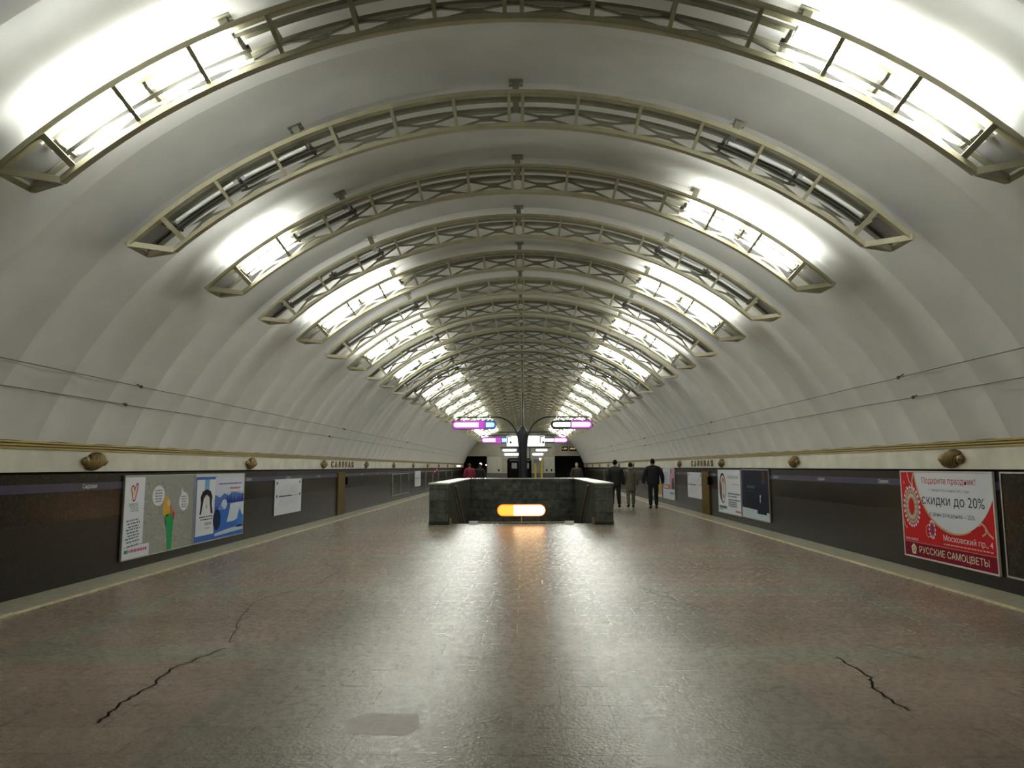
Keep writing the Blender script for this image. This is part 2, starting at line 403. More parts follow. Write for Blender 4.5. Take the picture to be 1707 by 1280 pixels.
for sg in (-1, 1):
    b = MB(); b.bar(P(sg * TA, RA), P(sg * TB, RB, DB), .06, .03, (0, 1, 0)); b.bar(P(sg * TA, RA), P(sg * TA, RC, DC), .05, .06, P(sg * TA, 1) - P(0, 0))
    b.bar(P(sg * TB, RB, DB), P(sg * TA, RC, DC), .06, .06, (0, 1, 0)); part('end_frame', b, M['steel'])
    b = MB(); vs = [P(sg * .70, RA + .01, .02), P(sg * (TA - .006), RA + .01, .02), P(sg * (TA - .006), RC + .01, DC - .02), P(sg * .70, RC + .01, DC - .02)]
    up = (P(sg * .73, 1) - P(0, 0)).normalized() * .012
    b.add(vs + [v + up for v in vs], [(0, 1, 2, 3), (4, 7, 6, 5), (0, 4, 5, 1), (1, 5, 6, 2), (2, 6, 7, 3), (3, 7, 4, 0)]); part('end_plate', b, M['plate'])
for th in (0, .405, -.405):
    b = MB(); tg = Vector((math.cos(th), 0, -math.sin(th))); rd = Vector((math.sin(th), 0, math.cos(th)))
    R = Matrix((tg, Vector((0, 1, 0)), rd)).transposed()
    b.box(P(th, (RA + RV + .02) / 2 + .01, .20), (.075, .10, RV + .05 - RA), R); b.box(P(th, RV + .01, .20), (.16, .16, .02), R)
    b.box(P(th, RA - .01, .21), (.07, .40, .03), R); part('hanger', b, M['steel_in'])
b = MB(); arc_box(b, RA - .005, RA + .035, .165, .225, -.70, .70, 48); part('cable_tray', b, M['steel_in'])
SEG = ((.400, .525), (.548, .673))
for sg, side in ((-1, 'L'), (1, 'R')):
    for si, (t0, t1) in enumerate(SEG):
        for ri, (yo, rr) in enumerate(((.125, RA - .085), (.285, RA - .11))):
            b = MB(); b.tube([P(sg * t0, rr, yo), P(sg * t1, rr, yo)], .021, 10); part('fluorescent_tube', b, None, side + str(si))
    for th in (.392, .5365, .681):
        b = MB(); tg = Vector((math.cos(th), 0, -sg * math.sin(th))); rd = Vector((sg * math.sin(th), 0, math.cos(th)))
        R = Matrix((tg, Vector((0, 1, 0)), rd)).transposed(); b.box(P(sg * th, RA - .085, .205), (.03, .23, .06), R)
        part('lamp_holder', b, M['holder'])
    b = MB(); arc_box(b, RA - .125, RA - .085, .18, .23, sg * .385, sg * .69, 8); part('lamp_batten', b, M['holder'])
for i, (nm, me, key) in enumerate(parts):
    if key is not None:
        on = me; on.materials.clear(); on.materials.append(M['tube_on']); off = on.copy(); off.materials.clear(); off.materials.append(M['tube_off'])
        parts[i] = (nm, (off, on), key)
ORD = ['first', 'second', 'third', 'fourth', 'fifth', 'sixth', 'seventh', 'eighth', 'ninth', 'tenth', 'eleventh', 'twelfth', 'thirteenth', 'fourteenth', 'fifteenth', 'sixteenth', 'seventeenth', 'eighteenth', 'nineteenth',
       'twentieth'] + ['twenty-' + x for x in ('first', 'second', 'third', 'fourth', 'fifth', 'sixth', 'seventh', 'eighth', 'ninth')] + ['thirtieth', 'thirty-first', 'thirty-second', 'thirty-third', 'thirty-fourth']
for n in range(1, NARCH + 1):
    lit = n in LIT
    if n == 1: lab = 'steel lattice light arch nearest the camera, lit at both ends, crown above the frame'
    elif n == 2: lab = 'second steel lattice light arch from the camera, whole span in view, all tubes dark'
    elif n == 3: lab = 'third steel lattice light arch from the camera, lit with one dark stretch at left'
    elif n == NARCH: lab = 'steel lattice light arch closest to the far end wall'
    else: lab = '%s steel lattice light arch from the camera along the vault, tubes %s' % (ORD[n - 1], 'lit' if lit else 'dark')
    t = thing('light_arch', lab, 'light arch', (0, Y1 + DY * (n - 1), 0), 'steel lattice light arches under the vault')
    for nm, me, key in parts:
        if key is not None:
            on = lit and not (n == 3 and key == 'L0'); link(nm, me[1 if on else 0], t)
        else: link(nm, me, t)

# ------------------------------------------------------------------ bronze ornaments on the frieze
def ornament_meshes():
    b = MB()  # local: u along wall, v up, w out
    for k in range(9):
        x = -.15 + .3 * k / 8; h = .115 * math.sqrt(max(.15, 1 - (x / .23) ** 2)); d = .075 * math.sqrt(max(.2, 1 - (x / .24) ** 2))
        pts = [(x + .05 * math.sin(a) * -1, h * math.sin(a), d * math.cos(a)) for a in [PI * (i / 10 - .5) for i in range(11)]]
        b.tube([(p[0], p[2], p[1]) for p in pts], .0155, 6)
    body = b.mesh('ribbed_body', M['bronze'])
    b = MB(); b.ell((0, .0, 0), (.15, .055, .10), 14, 8); core = b.mesh('core', M['bronze'])
    ears = []
    for s in (-1, 1):
        b = MB(); b.ell((s * .205, .02, 0), (.075, .045, .062), 12, 8); b.ell((s * .262, .02, .0), (.03, .03, .035), 10, 6); b.tube([(s * .17, .03, -.06), (s * .19, .05, 0), (s * .17, .03, .06)], .012, 6)
        b.tube([(s * .21, .03, -.05), (s * .23, .055, 0), (s * .21, .03, .05)], .012, 6)
        ears.append(b.mesh('scroll_end', M['bronze']))
    return body, core, ears
_ob, _oc, _oe = ornament_meshes()
ZM = (ZFR0 + ZFR1 - .09) / 2
for sgn, nm in ((-1, 'left'), (1, 'right')):
    for k in range(11):
        yv = 9.92 + 5.745 * k
        lab = 'bronze ribbed ornament on the %s wall frieze, ' % nm + ('nearest the camera' if k == 0 else 'just before the bronze station lettering' if k == 2 else 'just beyond the bronze station lettering' if k == 3 else
               'farthest along, near the end wall' if k == 10 else '%s one counted from the camera' % ORD[k])
        t = thing('wall_ornament', lab, 'ornament', (sgn * (WALL - .052), yv, ZM), 'bronze ornaments on the friezes')
        t.rotation_euler = (0, 0, PI / 2 * sgn)
        link('ribbed_body', _ob, t); link('core', _oc, t)
        for e in _oe: link('scroll_end', e, t)

# wall-plane printing: u runs in reading direction, v up from the bottom edge, d out of the wall
class Print(MB):
    def __init__(s, side, y_left, z0, base=0.0):
        super().__init__(); s.side = side; s.yl = y_left; s.z0 = z0; s.d = base
    def pt(s, u, v, d):
        if s.side == 'L': return (-WALL + d, s.yl + u, s.z0 + v)
        if s.side == 'R': return (WALL - d, s.yl - u, s.z0 + v)
        return (s.yl + u, s.side - d, s.z0 + v)          # facing the camera at y = side
    def poly(s, pts, col, lay=1):
        m = flat(col) if isinstance(col, tuple) else col
        return s.add([s.pt(u, v, s.d + .0012 * lay) for u, v in pts], [tuple(range(len(pts)))], m)
    def rect(s, u0, u1, v0, v1, col, lay=1): return s.poly([(u0, v0), (u1, v0), (u1, v1), (u0, v1)], col, lay)
    def oval(s, u, v, a, c, col, lay=1, n=28, clip=None):
        pts = [(u + a * math.cos(2 * PI * k / n), v + c * math.sin(2 * PI * k / n)) for k in range(n)]
        if clip: pts = [(min(max(p[0], clip[0]), clip[1]), min(max(p[1], clip[2]), clip[3])) for p in pts]
        return s.poly(pts, col, lay)
    def line(s, pts, w, col, lay=1):
        for (u0, v0), (u1, v1) in zip(pts, pts[1:]):
            L = math.hypot(u1 - u0, v1 - v0) or 1; nx, ny = -(v1 - v0) / L * w / 2, (u1 - u0) / L * w / 2
            s.poly([(u0 - nx, v0 - ny), (u1 - nx, v1 - ny), (u1 + nx, v1 + ny), (u0 + nx, v0 + ny)], col, lay)
        return s
    def text(s, txt, u0, u1, v0, v1, col, lay=2, rot=0):
        vs, fs, _ = text_mesh(txt); c, q = math.cos(rot), math.sin(rot); pp = []
        for x, y in vs:
            x, y = (u1 - u0) * x, (v1 - v0) * y; pp.append(s.pt(u0 + c * x - q * y, v0 + q * x + c * y, s.d + .0012 * lay))
        return s.add(pp, fs, flat(col) if isinstance(col, tuple) else col)
    def scrawl(s, u0, u1, v, h, col, lay=2, slope=0):           # a line of print too small to read
        u = u0
        while u < u1 - .01:
            w = random.uniform(.03, .085); e = min(u + w, u1); dv = slope * (u - u0)
            s.rect(u, e, v + dv, v + h + dv, col, lay); u = e + random.uniform(.012, .022)
        return s
def board(root, side, yl, z0, W, H, col, thick=.03, fw=.03, fm=None):
    p = Print(side, yl, z0); m = flat(col) if isinstance(col, tuple) else col
    def slab(u0, u1, v0, v1, d0, d1, mm, mb):
        a = p.pt(u0, v0, d0); c = p.pt(u1, v1, d1); mb.bx(a[0], c[0], a[1], c[1], a[2], c[2], mm)
    b1 = MB(); slab(fw * .5, W - fw * .5, fw * .5, H - fw * .5, .008, thick, m, b1); bo = rel(b1, root.location).build('board', None, root)
    if fw:
        b2 = MB(); mm = fm or M['alu']; t2 = thick + .008
        slab(0, W, 0, fw, .008, t2, mm, b2); slab(0, W, H - fw, H, .008, t2, mm, b2); slab(0, fw, fw, H - fw, .008, t2, mm, b2); slab(W - fw, W, fw, H - fw, .008, t2, mm, b2)
        rel(b2, root.location).build('frame', None, root)
    q = Print(side, yl, z0, thick); q.host = bo; return q
def poster(name, label, cat, side, yl, z0, W, H, col, group=None, **k):
    p = Print(side, yl, z0); c = p.pt(W / 2, 0, 0)
    t = thing(name, label, cat, c, group); return t, board(t, side, yl, z0, W, H, col, **k)
def done(p, t, name='print'): return rel(p, t.location).build(name, None, p.host)
WHITE = (.62, .64, .68); RED = (.52, .018, .022); DRED = (.20, .008, .025); CREAM = (.72, .68, .50); INK = (.03, .03, .05)

# red jewellery poster
W, H = 2.22, 1.28
t, p = poster('advertising_poster', 'red jewellery discount poster on right wall with big white circle and large lettering', 'poster', 'R', 11.36, .195, W, H, RED, 'framed posters on the walls', fw=.022, fm=flat((.6, .55, .50)))
cx, cy, r = 1.35, H + .12, .96; pts = []
a0, a1 = math.pi + math.asin((cy - H + .024) / r), 2 * PI
for k in range(41):
    a = a0 + (2 * PI - .12 - a0) * k / 40; x, y = cx + r * math.cos(a), cy + r * math.sin(a)
    if x < W - .022: pts.append((x, y))
xe = W - .024; pts += [(xe, cy - math.sqrt(max(0, r * r - (xe - cx) ** 2))), (xe, H - .024)]
p.poly(pts, WHITE, 1)
gold = (.55, .38, .16); p.line([(q[0] - .012, q[1] - .012) for q in pts[:26]], .02, gold, 2)
p.text('Подарите праздник!', .60, 1.86, 1.075, 1.19, (.48, .03, .06)); p.text('с 1 января по 31 марта 2011 года', .74, 1.72, .985, 1.03, (.20, .20, .24))
p.text('скидки до 20%', .57, 2.02, .775, .935, INK); p.text('в день рождения – 25%', .75, 1.80, .63, .705, (.12, .12, .16))
p.text('Московский пр., 4', 1.06, 2.13, .30, .405, (.74, .70, .66)); p.scrawl(1.06, 2.15, .265, .016, (.62, .45, .40))
p.rect(.022, W - .022, .022, .225, DRED, 1); p.rect(.022, W - .022, .222, .23, (.5, .25, .2), 2)
p.text('РУССКИЕ САМОЦВЕТЫ', .42, 2.03, .065, .18, CREAM); p.text('www.russam.ru', .06, .40, .25, .285, (.70, .62, .55))
hx = [(.27 + .075 * math.cos(PI / 2 + 2 * PI * k / 5), .122 + .085 * math.sin(PI / 2 + 2 * PI * k / 5)) for k in range(5)]
p.poly(hx, CREAM, 2); p.poly([(.27 + (x - .27) * .55, .122 + (y - .122) * .55) for x, y in hx], (.12, .06, .05), 3); p.oval(.27, .122, .022, .026, CREAM, 4, 10)
u0, v0 = .285, .75
for k in range(22):
    a = 2 * PI * k / 22; p.oval(u0 + .215 * math.cos(a), v0 + .285 * math.sin(a), .022, .026, (.66, .62, .66), 3, 10)
p.oval(u0, v0, .19, .25, (.42, .38, .38), 3); p.oval(u0, v0, .168, .225, (.36, .24, .12), 4)
for k in range(16):
    a = 2 * PI * k / 16; p.oval(u0 + .12 * math.cos(a), v0 + .165 * math.sin(a), .026, .03, (.55, .45, .42), 5, 8)
p.oval(u0, v0, .075, .12, (.50, .02, .02), 6)
for q in ((.80, .45), (.70, .42)):
    p.oval(q[0], q[1], .075, .095, (.50, .30, .12), 3); p.oval(q[0], q[1], .058, .078, RED, 4)
for k in range(12):
    a = 2 * PI * k / 12; p.oval(.80 + .075 * math.cos(a), .45 + .12 * math.sin(a), .017, .02, (.66, .62, .66), 5, 8)
p.oval(.80, .45, .05, .085, (.30, .04, .16), 6)
p.line([(1.86, .58), (1.93, .62), (2.0, .58), (2.06, .50), (2.15, .45)], .028, (.60, .42, .24), 3); p.line([(1.93, .46), (2.01, .50), (2.0, .57)], .022, (.60, .42, .24), 3); p.line([(.03, .55), (.07, .46), (.12, .42)], .02, gold, 3)
p.line([(.2, 1.25), (.25, 1.12), (.33, 1.05)], .016, (.62, .55, .5), 3); p.line([(.38, 1.25), (.33, 1.14), (.34, .98)], .03, (.45, .42, .30), 2)
for q in ((.12, .95), (.16, 1.02), (.10, 1.10)): p.oval(q[0], q[1], .02, .03, (.6, .2, .15), 3, 8)
done(p, t)
# empty frame beside it
t, p = poster('poster_frame', 'empty metal poster frame cut by the right edge of the picture', 'frame', 'R', 9.03, .205, 2.3, 1.27, M['granite_up'], thick=.012, fw=.022)
# white pair with grey scribbled map
W, H = 2.31, 1.27
t, p = poster('advertising_poster', 'white and grey poster with two speech bubbles and a figure in green, left wall', 'poster', 'L', 10.77, .17, W, H, (.30, .30, .28), 'framed posters on the walls', fw=.018)
p.rect(.018, .59, .20, H - .03, WHITE, 1); p.rect(.018, .80, .018, .20, WHITE, 1)
for k in range(130):
    u, v = random.uniform(.63, W - .16), random.uniform(.06, H - .10); a = random.uniform(0, PI); L = random.uniform(.05, .13)
    if u < .86 and v < .26: continue
    p.line([(u, v), (u + L * math.cos(a) * .8, v + L * math.sin(a) * .4), (u + L * math.cos(a + .7), max(.03, v + L * math.sin(a + .7) * .6))], .007, random.choice([(.13, .13, .13), (.46, .46, .45), (.20, .20, .19)]), 1)
for (u, v, a, c) in ((1.03, .93, .20, .165), (1.92, .80, .175, .16)):
    p.oval(u, v, a, c, WHITE, 2)
    for k, q in enumerate((.075, .03, -.015, -.06, -.10)): p.scrawl(u - a * (.62 - .04 * k), u + a * .55, v + q, .018, (.18, .18, .18), 3)
p.poly([(1.80, .93), (1.84, 1.04), (1.90, .95)], WHITE, 2)
p.poly([(1.18, .74), (1.20, .60), (1.30, .56), (1.42, .62), (1.43, .78), (1.36, .90), (1.27, .92)], (.58, .36, .05), 4); p.oval(1.37, .80, .05, .06, (.66, .42, .30), 5)
p.poly([(1.32, .74), (1.46, .76), (1.56, .62), (1.52, .55), (1.32, .55)], (.45, .16, .10), 3); p.poly([(1.52, .66), (1.60, .62), (1.57, .50), (1.52, .52)], (.40, .05, .06), 5)
p.poly([(1.29, .60), (1.30, .52), (1.37, .28), (1.40, .02), (1.53, .02), (1.54, .28), (1.57, .56), (1.45, .62)], (.02, .30, .09), 4); p.poly([(1.26, .60), (1.28, .46), (1.33, .40), (1.34, .60)], (.05, .10, .06), 3)
p.line([(.20, 1.06), (.22, 1.11), (.27, 1.10), (.285, 1.03), (.33, 1.13), (.38, 1.14), (.37, 1.06), (.31, .89), (.26, .88), (.20, 1.06)], .022, (.45, .02, .04), 2)
p.oval(.285, 1.0, .035, .06, (.66, .55, .22), 2, 12); p.text('живой', .15, .40, .795, .865, (.03, .14, .10)); p.text('голос', .20, .43, .715, .785, (.05, .20, .13))
for k, q in enumerate((.62, .575, .53, .485, .44, .395, .35, .30, .24)): p.scrawl(.10 + .03 * (k % 3), .46 + .03 * (k % 2), q - .05, .02, (.10, .13, .17), 2, .06)
p.line([(.06, .185), (.60, .215)], .009, (.2, .2, .3), 2); p.scrawl(.08, .20, .10, .05, (.04, .22, .14), 2); p.scrawl(.22, .74, .105, .045, (.50, .12, .20), 2)
done(p, t)
# blue snowy poster
W, H = 2.31, 1.27
t, p = poster('advertising_poster', 'blue snow landscape poster with white side strip, beside the grey speech-bubble poster', 'poster', 'L', 13.10, .17, W, H, (.42, .47, .58), 'framed posters on the walls', fw=.02)
p.rect(.02, .95, .02, H - .02, (.05, .13, .42), 1); p.rect(.08, .86, .13, H - .11, WHITE, 2); p.rect(.02, W - .02, H - .06, H - .02, (.55, .55, .58), 2)
p.rect(.86, W - .02, .78, H - .07, (.52, .56, .66), 2); p.rect(.86, W - .02, .60, .80, (.16, .25, .55), 3)
p.poly([(.86, .60), (.86, .86), (1.1, .80), (1.3, .88), (1.5, .82), (1.7, .90), (W - .02, .84), (W - .02, .60)], (.08, .16, .46), 4)
for k in range(13):
    u = 1.15 + .085 * k; h = random.uniform(.10, .22); p.poly([(u, .68), (u + .11, .68), (u + .055, .68 + h)], (.025, .05, .22), 5)
p.rect(.86, W - .02, .02, .62, (.04, .14, .48), 4); p.poly([(1.45, .30), (1.75, .30), (W - .02, .38), (W - .02, .68), (1.6, .66), (1.55, .5)], (.50, .58, .66), 6)
p.poly([(1.9, .16), (2.0, .42), (2.1, .56), (2.2, .42), (W - .02, .40), (W - .02, .16)], (.05, .17, .52), 7); p.oval(.98, .38, .17, .20, (.01, .02, .06), 7); p.poly([(.9, .12), (1.4, .16), (W - .02, .2), (W - .02, .10), (.9, .07)], (.45, .52, .62), 7)
p.rect(1.97, 2.2, .17, .21, (.02, .03, .14), 8); p.oval(1.3, .66, .14, .10, (.45, .52, .68), 6); p.poly([(.95, .55), (1.1, .68), (1.3, .56)], (.12, .24, .58), 7)
p.rect(.40, .60, .90, H - .11, (.16, .36, .58), 3)
arch = [(.22, .52), (.26, .72), (.24, .84), (.32, .94), (.50, .98), (.66, .94), (.74, .84), (.72, .70), (.78, .52), (.70, .52), (.64, .70), (.62, .82), (.50, .88), (.38, .82), (.34, .70), (.28, .52)]
for i in range(7): p.poly([arch[i], arch[i + 1], arch[14 - i], arch[15 - i]], (.015, .015, .02), 4)
p.oval(.50, .80, .085, .10, (.60, .56, .52), 4); p.line([(.47, .62), (.50, .70), (.53, .62)], .02, (.2, .2, .2), 4)
p.scrawl(.22, .80, .46, .02, INK, 3); p.scrawl(.26, .80, .41, .02, INK, 3); p.scrawl(.46, .74, .31, .05, (.25, .28, .35), 3); p.scrawl(.46, .70, .24, .03, (.35, .37, .42), 3)
p.scrawl(1.02, 2.15, 1.05, .03, (.16, .18, .28), 5); p.scrawl(1.55, 2.1, .95, .045, (.50, .22, .25), 5); p.scrawl(1.6, 2.2, .88, .02, (.5, .3, .3), 5)
done(p, t)
# white oval portrait poster and its dark neighbour
W, H = 2.30, 1.26
t, p = poster('advertising_poster', 'white poster with an oval portrait, on the right wall beside an almost black poster', 'poster', 'R', 22.0, .20, W, H, WHITE, 'framed posters on the walls', fw=.02)
p.oval(.50, .72, .36, .44, (.045, .04, .05), 1); p.oval(.52, .70, .31, .39, (.52, .46, .42), 2); p.poly([(.20, .62), (.30, .40), (.42, .34), (.40, .80), (.28, .95)], (.13, .06, .04), 3); p.oval(.55, .84, .13, .17, (.56, .42, .33), 3)
p.poly([(.42, .66), (.68, .66), (.78, .40), (.52, .32), (.42, .4)], (.52, .52, .55), 3); p.poly([(.44, .96), (.60, 1.03), (.70, .92), (.70, .80), (.62, .90)], (.30, .18, .10), 4); p.poly([(.5, .5), (.62, .4), (.7, .48), (.6, .58)], (.2, .22, .25), 4)
p.scrawl(1.0, 2.1, 1.0, .09, (.42, .43, .46), 2); p.scrawl(1.5, 2.15, .83, .035, (.58, .36, .36), 2)
for q, h in ((.56, .04), (.49, .03), (.39, .035), (.33, .03), (.275, .03), (.22, .03)): p.scrawl(1.05, 2.2 if h > .03 else 1.9, q, h, (.07, .10, .12), 2)
p.rect(.10, .88, .13, .21, (.12, .16, .18), 2); p.scrawl(.12, .5, .08, .03, (.10, .12, .12), 2); p.scrawl(1.75, 2.25, .08, .05, (.50, .08, .10), 2)
done(p, t)
W = 2.18
t, p = poster('advertising_poster', 'almost black poster with a white stepped foot and small white stroke, right wall', 'poster', 'R', 19.62, .21, W, H, (.010, .013, .022), 'framed posters on the walls', fw=.02)
p.rect(.02, .22, .5, H - .02, (.02, .022, .075), 1); p.poly([(.02, .02), (W - .02, .02), (W - .02, .22), (1.95, .22), (1.95, .16), (1.25, .16), (1.25, .25), (.02, .27)], (.46, .52, .58), 2)
p.scrawl(.45, 1.1, .78, .07, (.075, .085, .11), 2); p.rect(1.47, 1.52, .44, .62, (.60, .62, .60), 2); p.rect(1.50, 1.57, .58, .63, (.4, .42, .4), 2); p.rect(1.65, 1.9, .9, H - .05, (.06, .03, .035), 1); p.scrawl(.5, 1.0, .70, .02, (.06, .06, .08), 2)
done(p, t)
# pink/white text poster behind the walkers and an amber one
W, H = 2.4, 1.27
t, p = poster('advertising_poster', 'white and pink poster with text lines and dark corner, right wall beyond the timetable', 'poster', 'R', 30.7, .24, W, H, (.46, .49, .56), 'framed posters on the walls', fw=.03)
p.poly([(1.25, .48), (1.6, H - .03), (W - .03, H - .03), (W - .03, .42), (1.3, .40)], (.44, .22, .27), 1); p.poly([(1.75, .42), (1.9, .80), (W - .2, .9), (W - .05, .42)], (.05, .03, .05), 2); p.rect(1.62, 1.78, 1.02, 1.2, (.05, .03, .05), 2)
for k in range(6): p.scrawl(.3, 1.15, .60 + .085 * k, .045, (.24, .32, .36), 2)
p.rect(.15, 1.15, .40, .58, (.05, .03, .04), 2); p.rect(.2, 1.1, .43, .55, (.45, .32, .32), 3); p.rect(1.1, 1.55, .40, .58, (.42, .12, .09), 3); p.scrawl(1.5, 2.2, .22, .07, (.10, .14, .22), 2)
done(p, t)
t, p = poster('advertising_poster', 'amber and pale poster half hidden behind the walker on the right', 'poster', 'R', 33.2, .26, 2.3, 1.26, (.50, .46, .36), 'framed posters on the walls', fw=.03)
p.rect(.1, 2.2, .1, .62, (.36, .24, .07), 1)
for k in range(5): p.scrawl(.3, 2.0, .70 + .09 * k, .05, (.3, .3, .28), 2)
done(p, t)
# timetables
def timetable(label, side, yl, z0, W, H):
    t, p = poster('timetable_board', label, 'timetable', side, yl, z0, W, H, (.58, .60, .64), 'white timetable boards on the walls', thick=.02, fw=0)
    cols = [(.12, .16, .30), (.15, .15, .16), (.18, .20, .18), (.10, .10, .12)]
    for k in range(9):
        u = W * (.17 + .075 * k); h = random.uniform(.55, 1)
        p.line([(u, H * .56), (u + W * .16 * h, H * (.56 + .30 * h))], .010, random.choice(cols))
    for k in range(9):
        u = W * (.10 + .08 * k); h = random.uniform(.6, 1); p.line([(u + W * .14, H * .47), (u + W * .14 * (1 - h), H * (.47 - .30 * h))], .010, random.choice(cols))
    p.rect(W * .14, W * .60, H * .495, H * .535, (.035, .04, .10)); p.rect(W * .60, W * .88, H * .505, H * .525, (.25, .25, .34))
    for u, v in ((.05, .86), (.90, .86), (.05, .49), (.91, .50)): p.rect(W * u, W * (u + .045), H * v, H * (v + .07), (.06, .06, .07))
    for k in range(6):
        u = W * (.17 + .075 * k); p.oval(u, H * .515, .012, .012, (.55, .57, .6), 2, 8)
    done(p, t)
timetable('white route timetable board on the left wall before the ochre door', 'L', 17.36, .40, 2.07, .865)
timetable('white route timetable board on the right wall beside the ochre door', 'R', 26.12, .475, 2.05, .87)
timetable('small distant white timetable board on the left wall past the empty frames', 'L', 39.55, .50, 2.27, .84)
# empty twin frames, far frames
def framebox(label, side, yl, z0, W, H, rail=None):
    p = Print(side, yl, z0); t = thing('poster_frame', label, 'frame', p.pt(W / 2, 0, 0), 'empty poster frames on the walls')
    def bar_(u0, u1, v0, v1):
        b = MB(); a = p.pt(u0, v0, .008); c = p.pt(u1, v1, .035); b.bx(a[0], c[0], a[1], c[1], a[2], c[2]); rel(b, t.location).build('frame_bar', M['alu'], t)
    bar_(0, W, 0, .03); bar_(0, W, H - .03, H); bar_(0, .06, 0, H); bar_(W - .06, W, 0, H)
    if rail: bar_(rail - .03, rail + .03, 0, H)
framebox('empty double metal poster frame on the left wall before the small far timetable', 'L', 32.78, .25, 4.75, 1.0, 2.2)
framebox('empty metal poster frame on the left wall just past the small far timetable', 'L', 44.0, .25, 3.4, 1.05)
framebox('empty double metal frame far down the left wall, near the passage', 'L', 50.5, .25, 9.5, 1.05, 5.0)
framebox('empty narrow metal frame far down the right wall behind the walkers', 'R', 53.5, .25, 6.4, 1.1, 3.4)
# ochre doors
for side, yl, lab in (('L', 23.2, 'ochre metal service door on the left wall beyond the timetable'), ('R', 24.0, 'ochre metal service door on the right wall beside the timetable')):
    p = Print(side, yl, .03); t = thing('service_door', lab, 'door', p.pt(.46, 0, 0), 'ochre service doors')
    b = MB(); a, c = p.pt(0, 0, .001), p.pt(.93, 1.36, .04); b.bx(a[0], c[0], a[1], c[1], a[2], c[2]); rel(b, t.location).build('door_leaf', M['ochre'], t)
    b = MB(); a, c = p.pt(.95, .95, .001), p.pt(1.09, 1.2, .10); b.bx(a[0], c[0], a[1], c[1], a[2], c[2]); rel(b, t.location).build('closing_box', M['kiosk'], t, 'black box at the edge')
# navy name band with the station name
for side, ys, lab in (('L', (9.78, 15.55, 18.2, 20.9, 26.55, 29.4, 32.1, 37.5, 43), 'navy station-name band along the left wall'), ('R', (12.12, 14.6, 17.2, 22.7, 27.85, 36, 41.5), 'navy station-name band along the right wall')):
    p = Print(side, 0, 1.245); t = thing('name_band', lab, 'sign band', p.pt(0, 0, 0))
    b = MB(); a, c = p.pt(0 if side == 'L' else 0, 0, .0005), p.pt(69 if side == 'L' else -69, .105, .006); b.bx(a[0], c[0], a[1], c[1], a[2], c[2]); bd = rel(b, t.location).build('band', M['band'], t)
    for yv in ys:
        q = Print(side, yv, 1.245, .006); q.text('Садовая', 0, .33, .018, .09, M['white_letter'], 1); rel(q, t.location).build('lettering', None, bd, 'white station name')
# raised bronze station name on the frieze
for side, y0, lab in (('L', 22.25, 'raised bronze station-name letters on the left frieze'), ('R', 25.25, 'raised bronze station-name letters on the right frieze')):
    p = Print(side, y0, 1.55); t = thing('station_lettering', lab, 'lettering', p.pt(0, 0, .05))
    for k, ch in enumerate('САДОВАЯ'):
        vs, fs, _ = text_mesh(ch); b = MB(); u0 = k * .435
        fr = [p.pt(u0 + .225 * x, .20 * yv, .075) for x, yv in vs]; bk = [p.pt(u0 + .225 * x, .20 * yv, .05) for x, yv in vs]; n = len(vs)
        cnt = {}
        for f in fs:
            for i in range(len(f)):
                e = (f[i], f[(i + 1) % len(f)]); cnt[tuple(sorted(e))] = cnt.get(tuple(sorted(e)), 0) + 1
        sides = [(a, c, n + c, n + a) for (a, c), q in cnt.items() if q == 1]
        b.add(fr + bk, [tuple(f) for f in fs] + [tuple(n + i for i in f)[::-1] for f in fs] + sides); rel(b, t.location).build('letter', M['bronze'], t)

# tensioned cables along the vault
def cable(label, x, z, clamps):
    t = thing('wall_cable', label, 'cable', (x, clamps[0], z), 'thin cables along the vault sides')
    b = MB(); pts = []; yv = VY0
    while yv < 60: pts.append((x, yv, z + .004 * math.sin(yv * 1.7))); yv += 1.5
    b.tube(pts, .006, 5); rel(b, t.location).build('wire', M['cable'], t)
    s = 1 if x > 0 else -1
    for c in clamps:
        b = MB(); dv = Vector((x, 0, z - ZC)).normalized(); p = Vector((x, c, z)); L = RV + .02 - Vector((x, 0, z - ZC)).length
        b.ell(p, (.025, .03, .025), 8, 6); b.tube([p, p + dv * (L + .05)], .009, 6); rel(b, t.location).build('clamp', M['holder'], t)
cable('upper thin cable along the left side of the vault', -5.43, 2.71, [10.2, 22.0, 34, 46]); cable('lower thin cable along the left side of the vault', -5.61, 2.45, [10.15, 21.0, 33, 45])
cable('upper thin cable along the right side of the vault', 5.37, 2.79, [10.2, 20.5, 32, 44]); cable('lower thin cable along the right side of the vault', 5.56, 2.51, [10.2, 21.5, 33, 45])

# ------------------------------------------------------------------ stairwell
t = thing('stairwell_parapet', 'grey marble parapet with pale coping around the stairwell', 'parapet', (0, 19.7, 0))
def prt(name, fn, m, lab=None):
    b = MB(); fn(b); return rel(b, t.location).build(name, m, t, lab)
PX0, PX1, PY0, PY1, PH = -2.51, 2.465, 19.7, 28.25, 1.085
for x0, x1 in ((PX0, HX0), (HX1, PX1)): prt('side_wall', lambda b: b.bx(x0, x1, PY0, PY1, -2.6, PH), M['parapet'])
prt('back_wall', lambda b: b.bx(HX0, HX1, HY1, PY1, -2.6, PH), M['parapet'])
for x0, x1 in ((PX0, HX0), (HX1, PX1)): prt('coping', lambda b: b.bx(x0 - .02, x1 + .02, PY0 - .02, PY1 + .02, PH, PH + .035), M['coping'])
prt('coping', lambda b: b.bx(HX0 + .02, HX1 - .02, HY1 - .02, PY1 + .02, PH, PH + .035), M['coping'])
for x0, x1 in ((PX0, HX0), (HX1, PX1)): prt('plinth', lambda b: b.bx(x0 - .008, x1 + .008, PY0 - .008, PY0 + .03, .001, .085), M['plinth'])
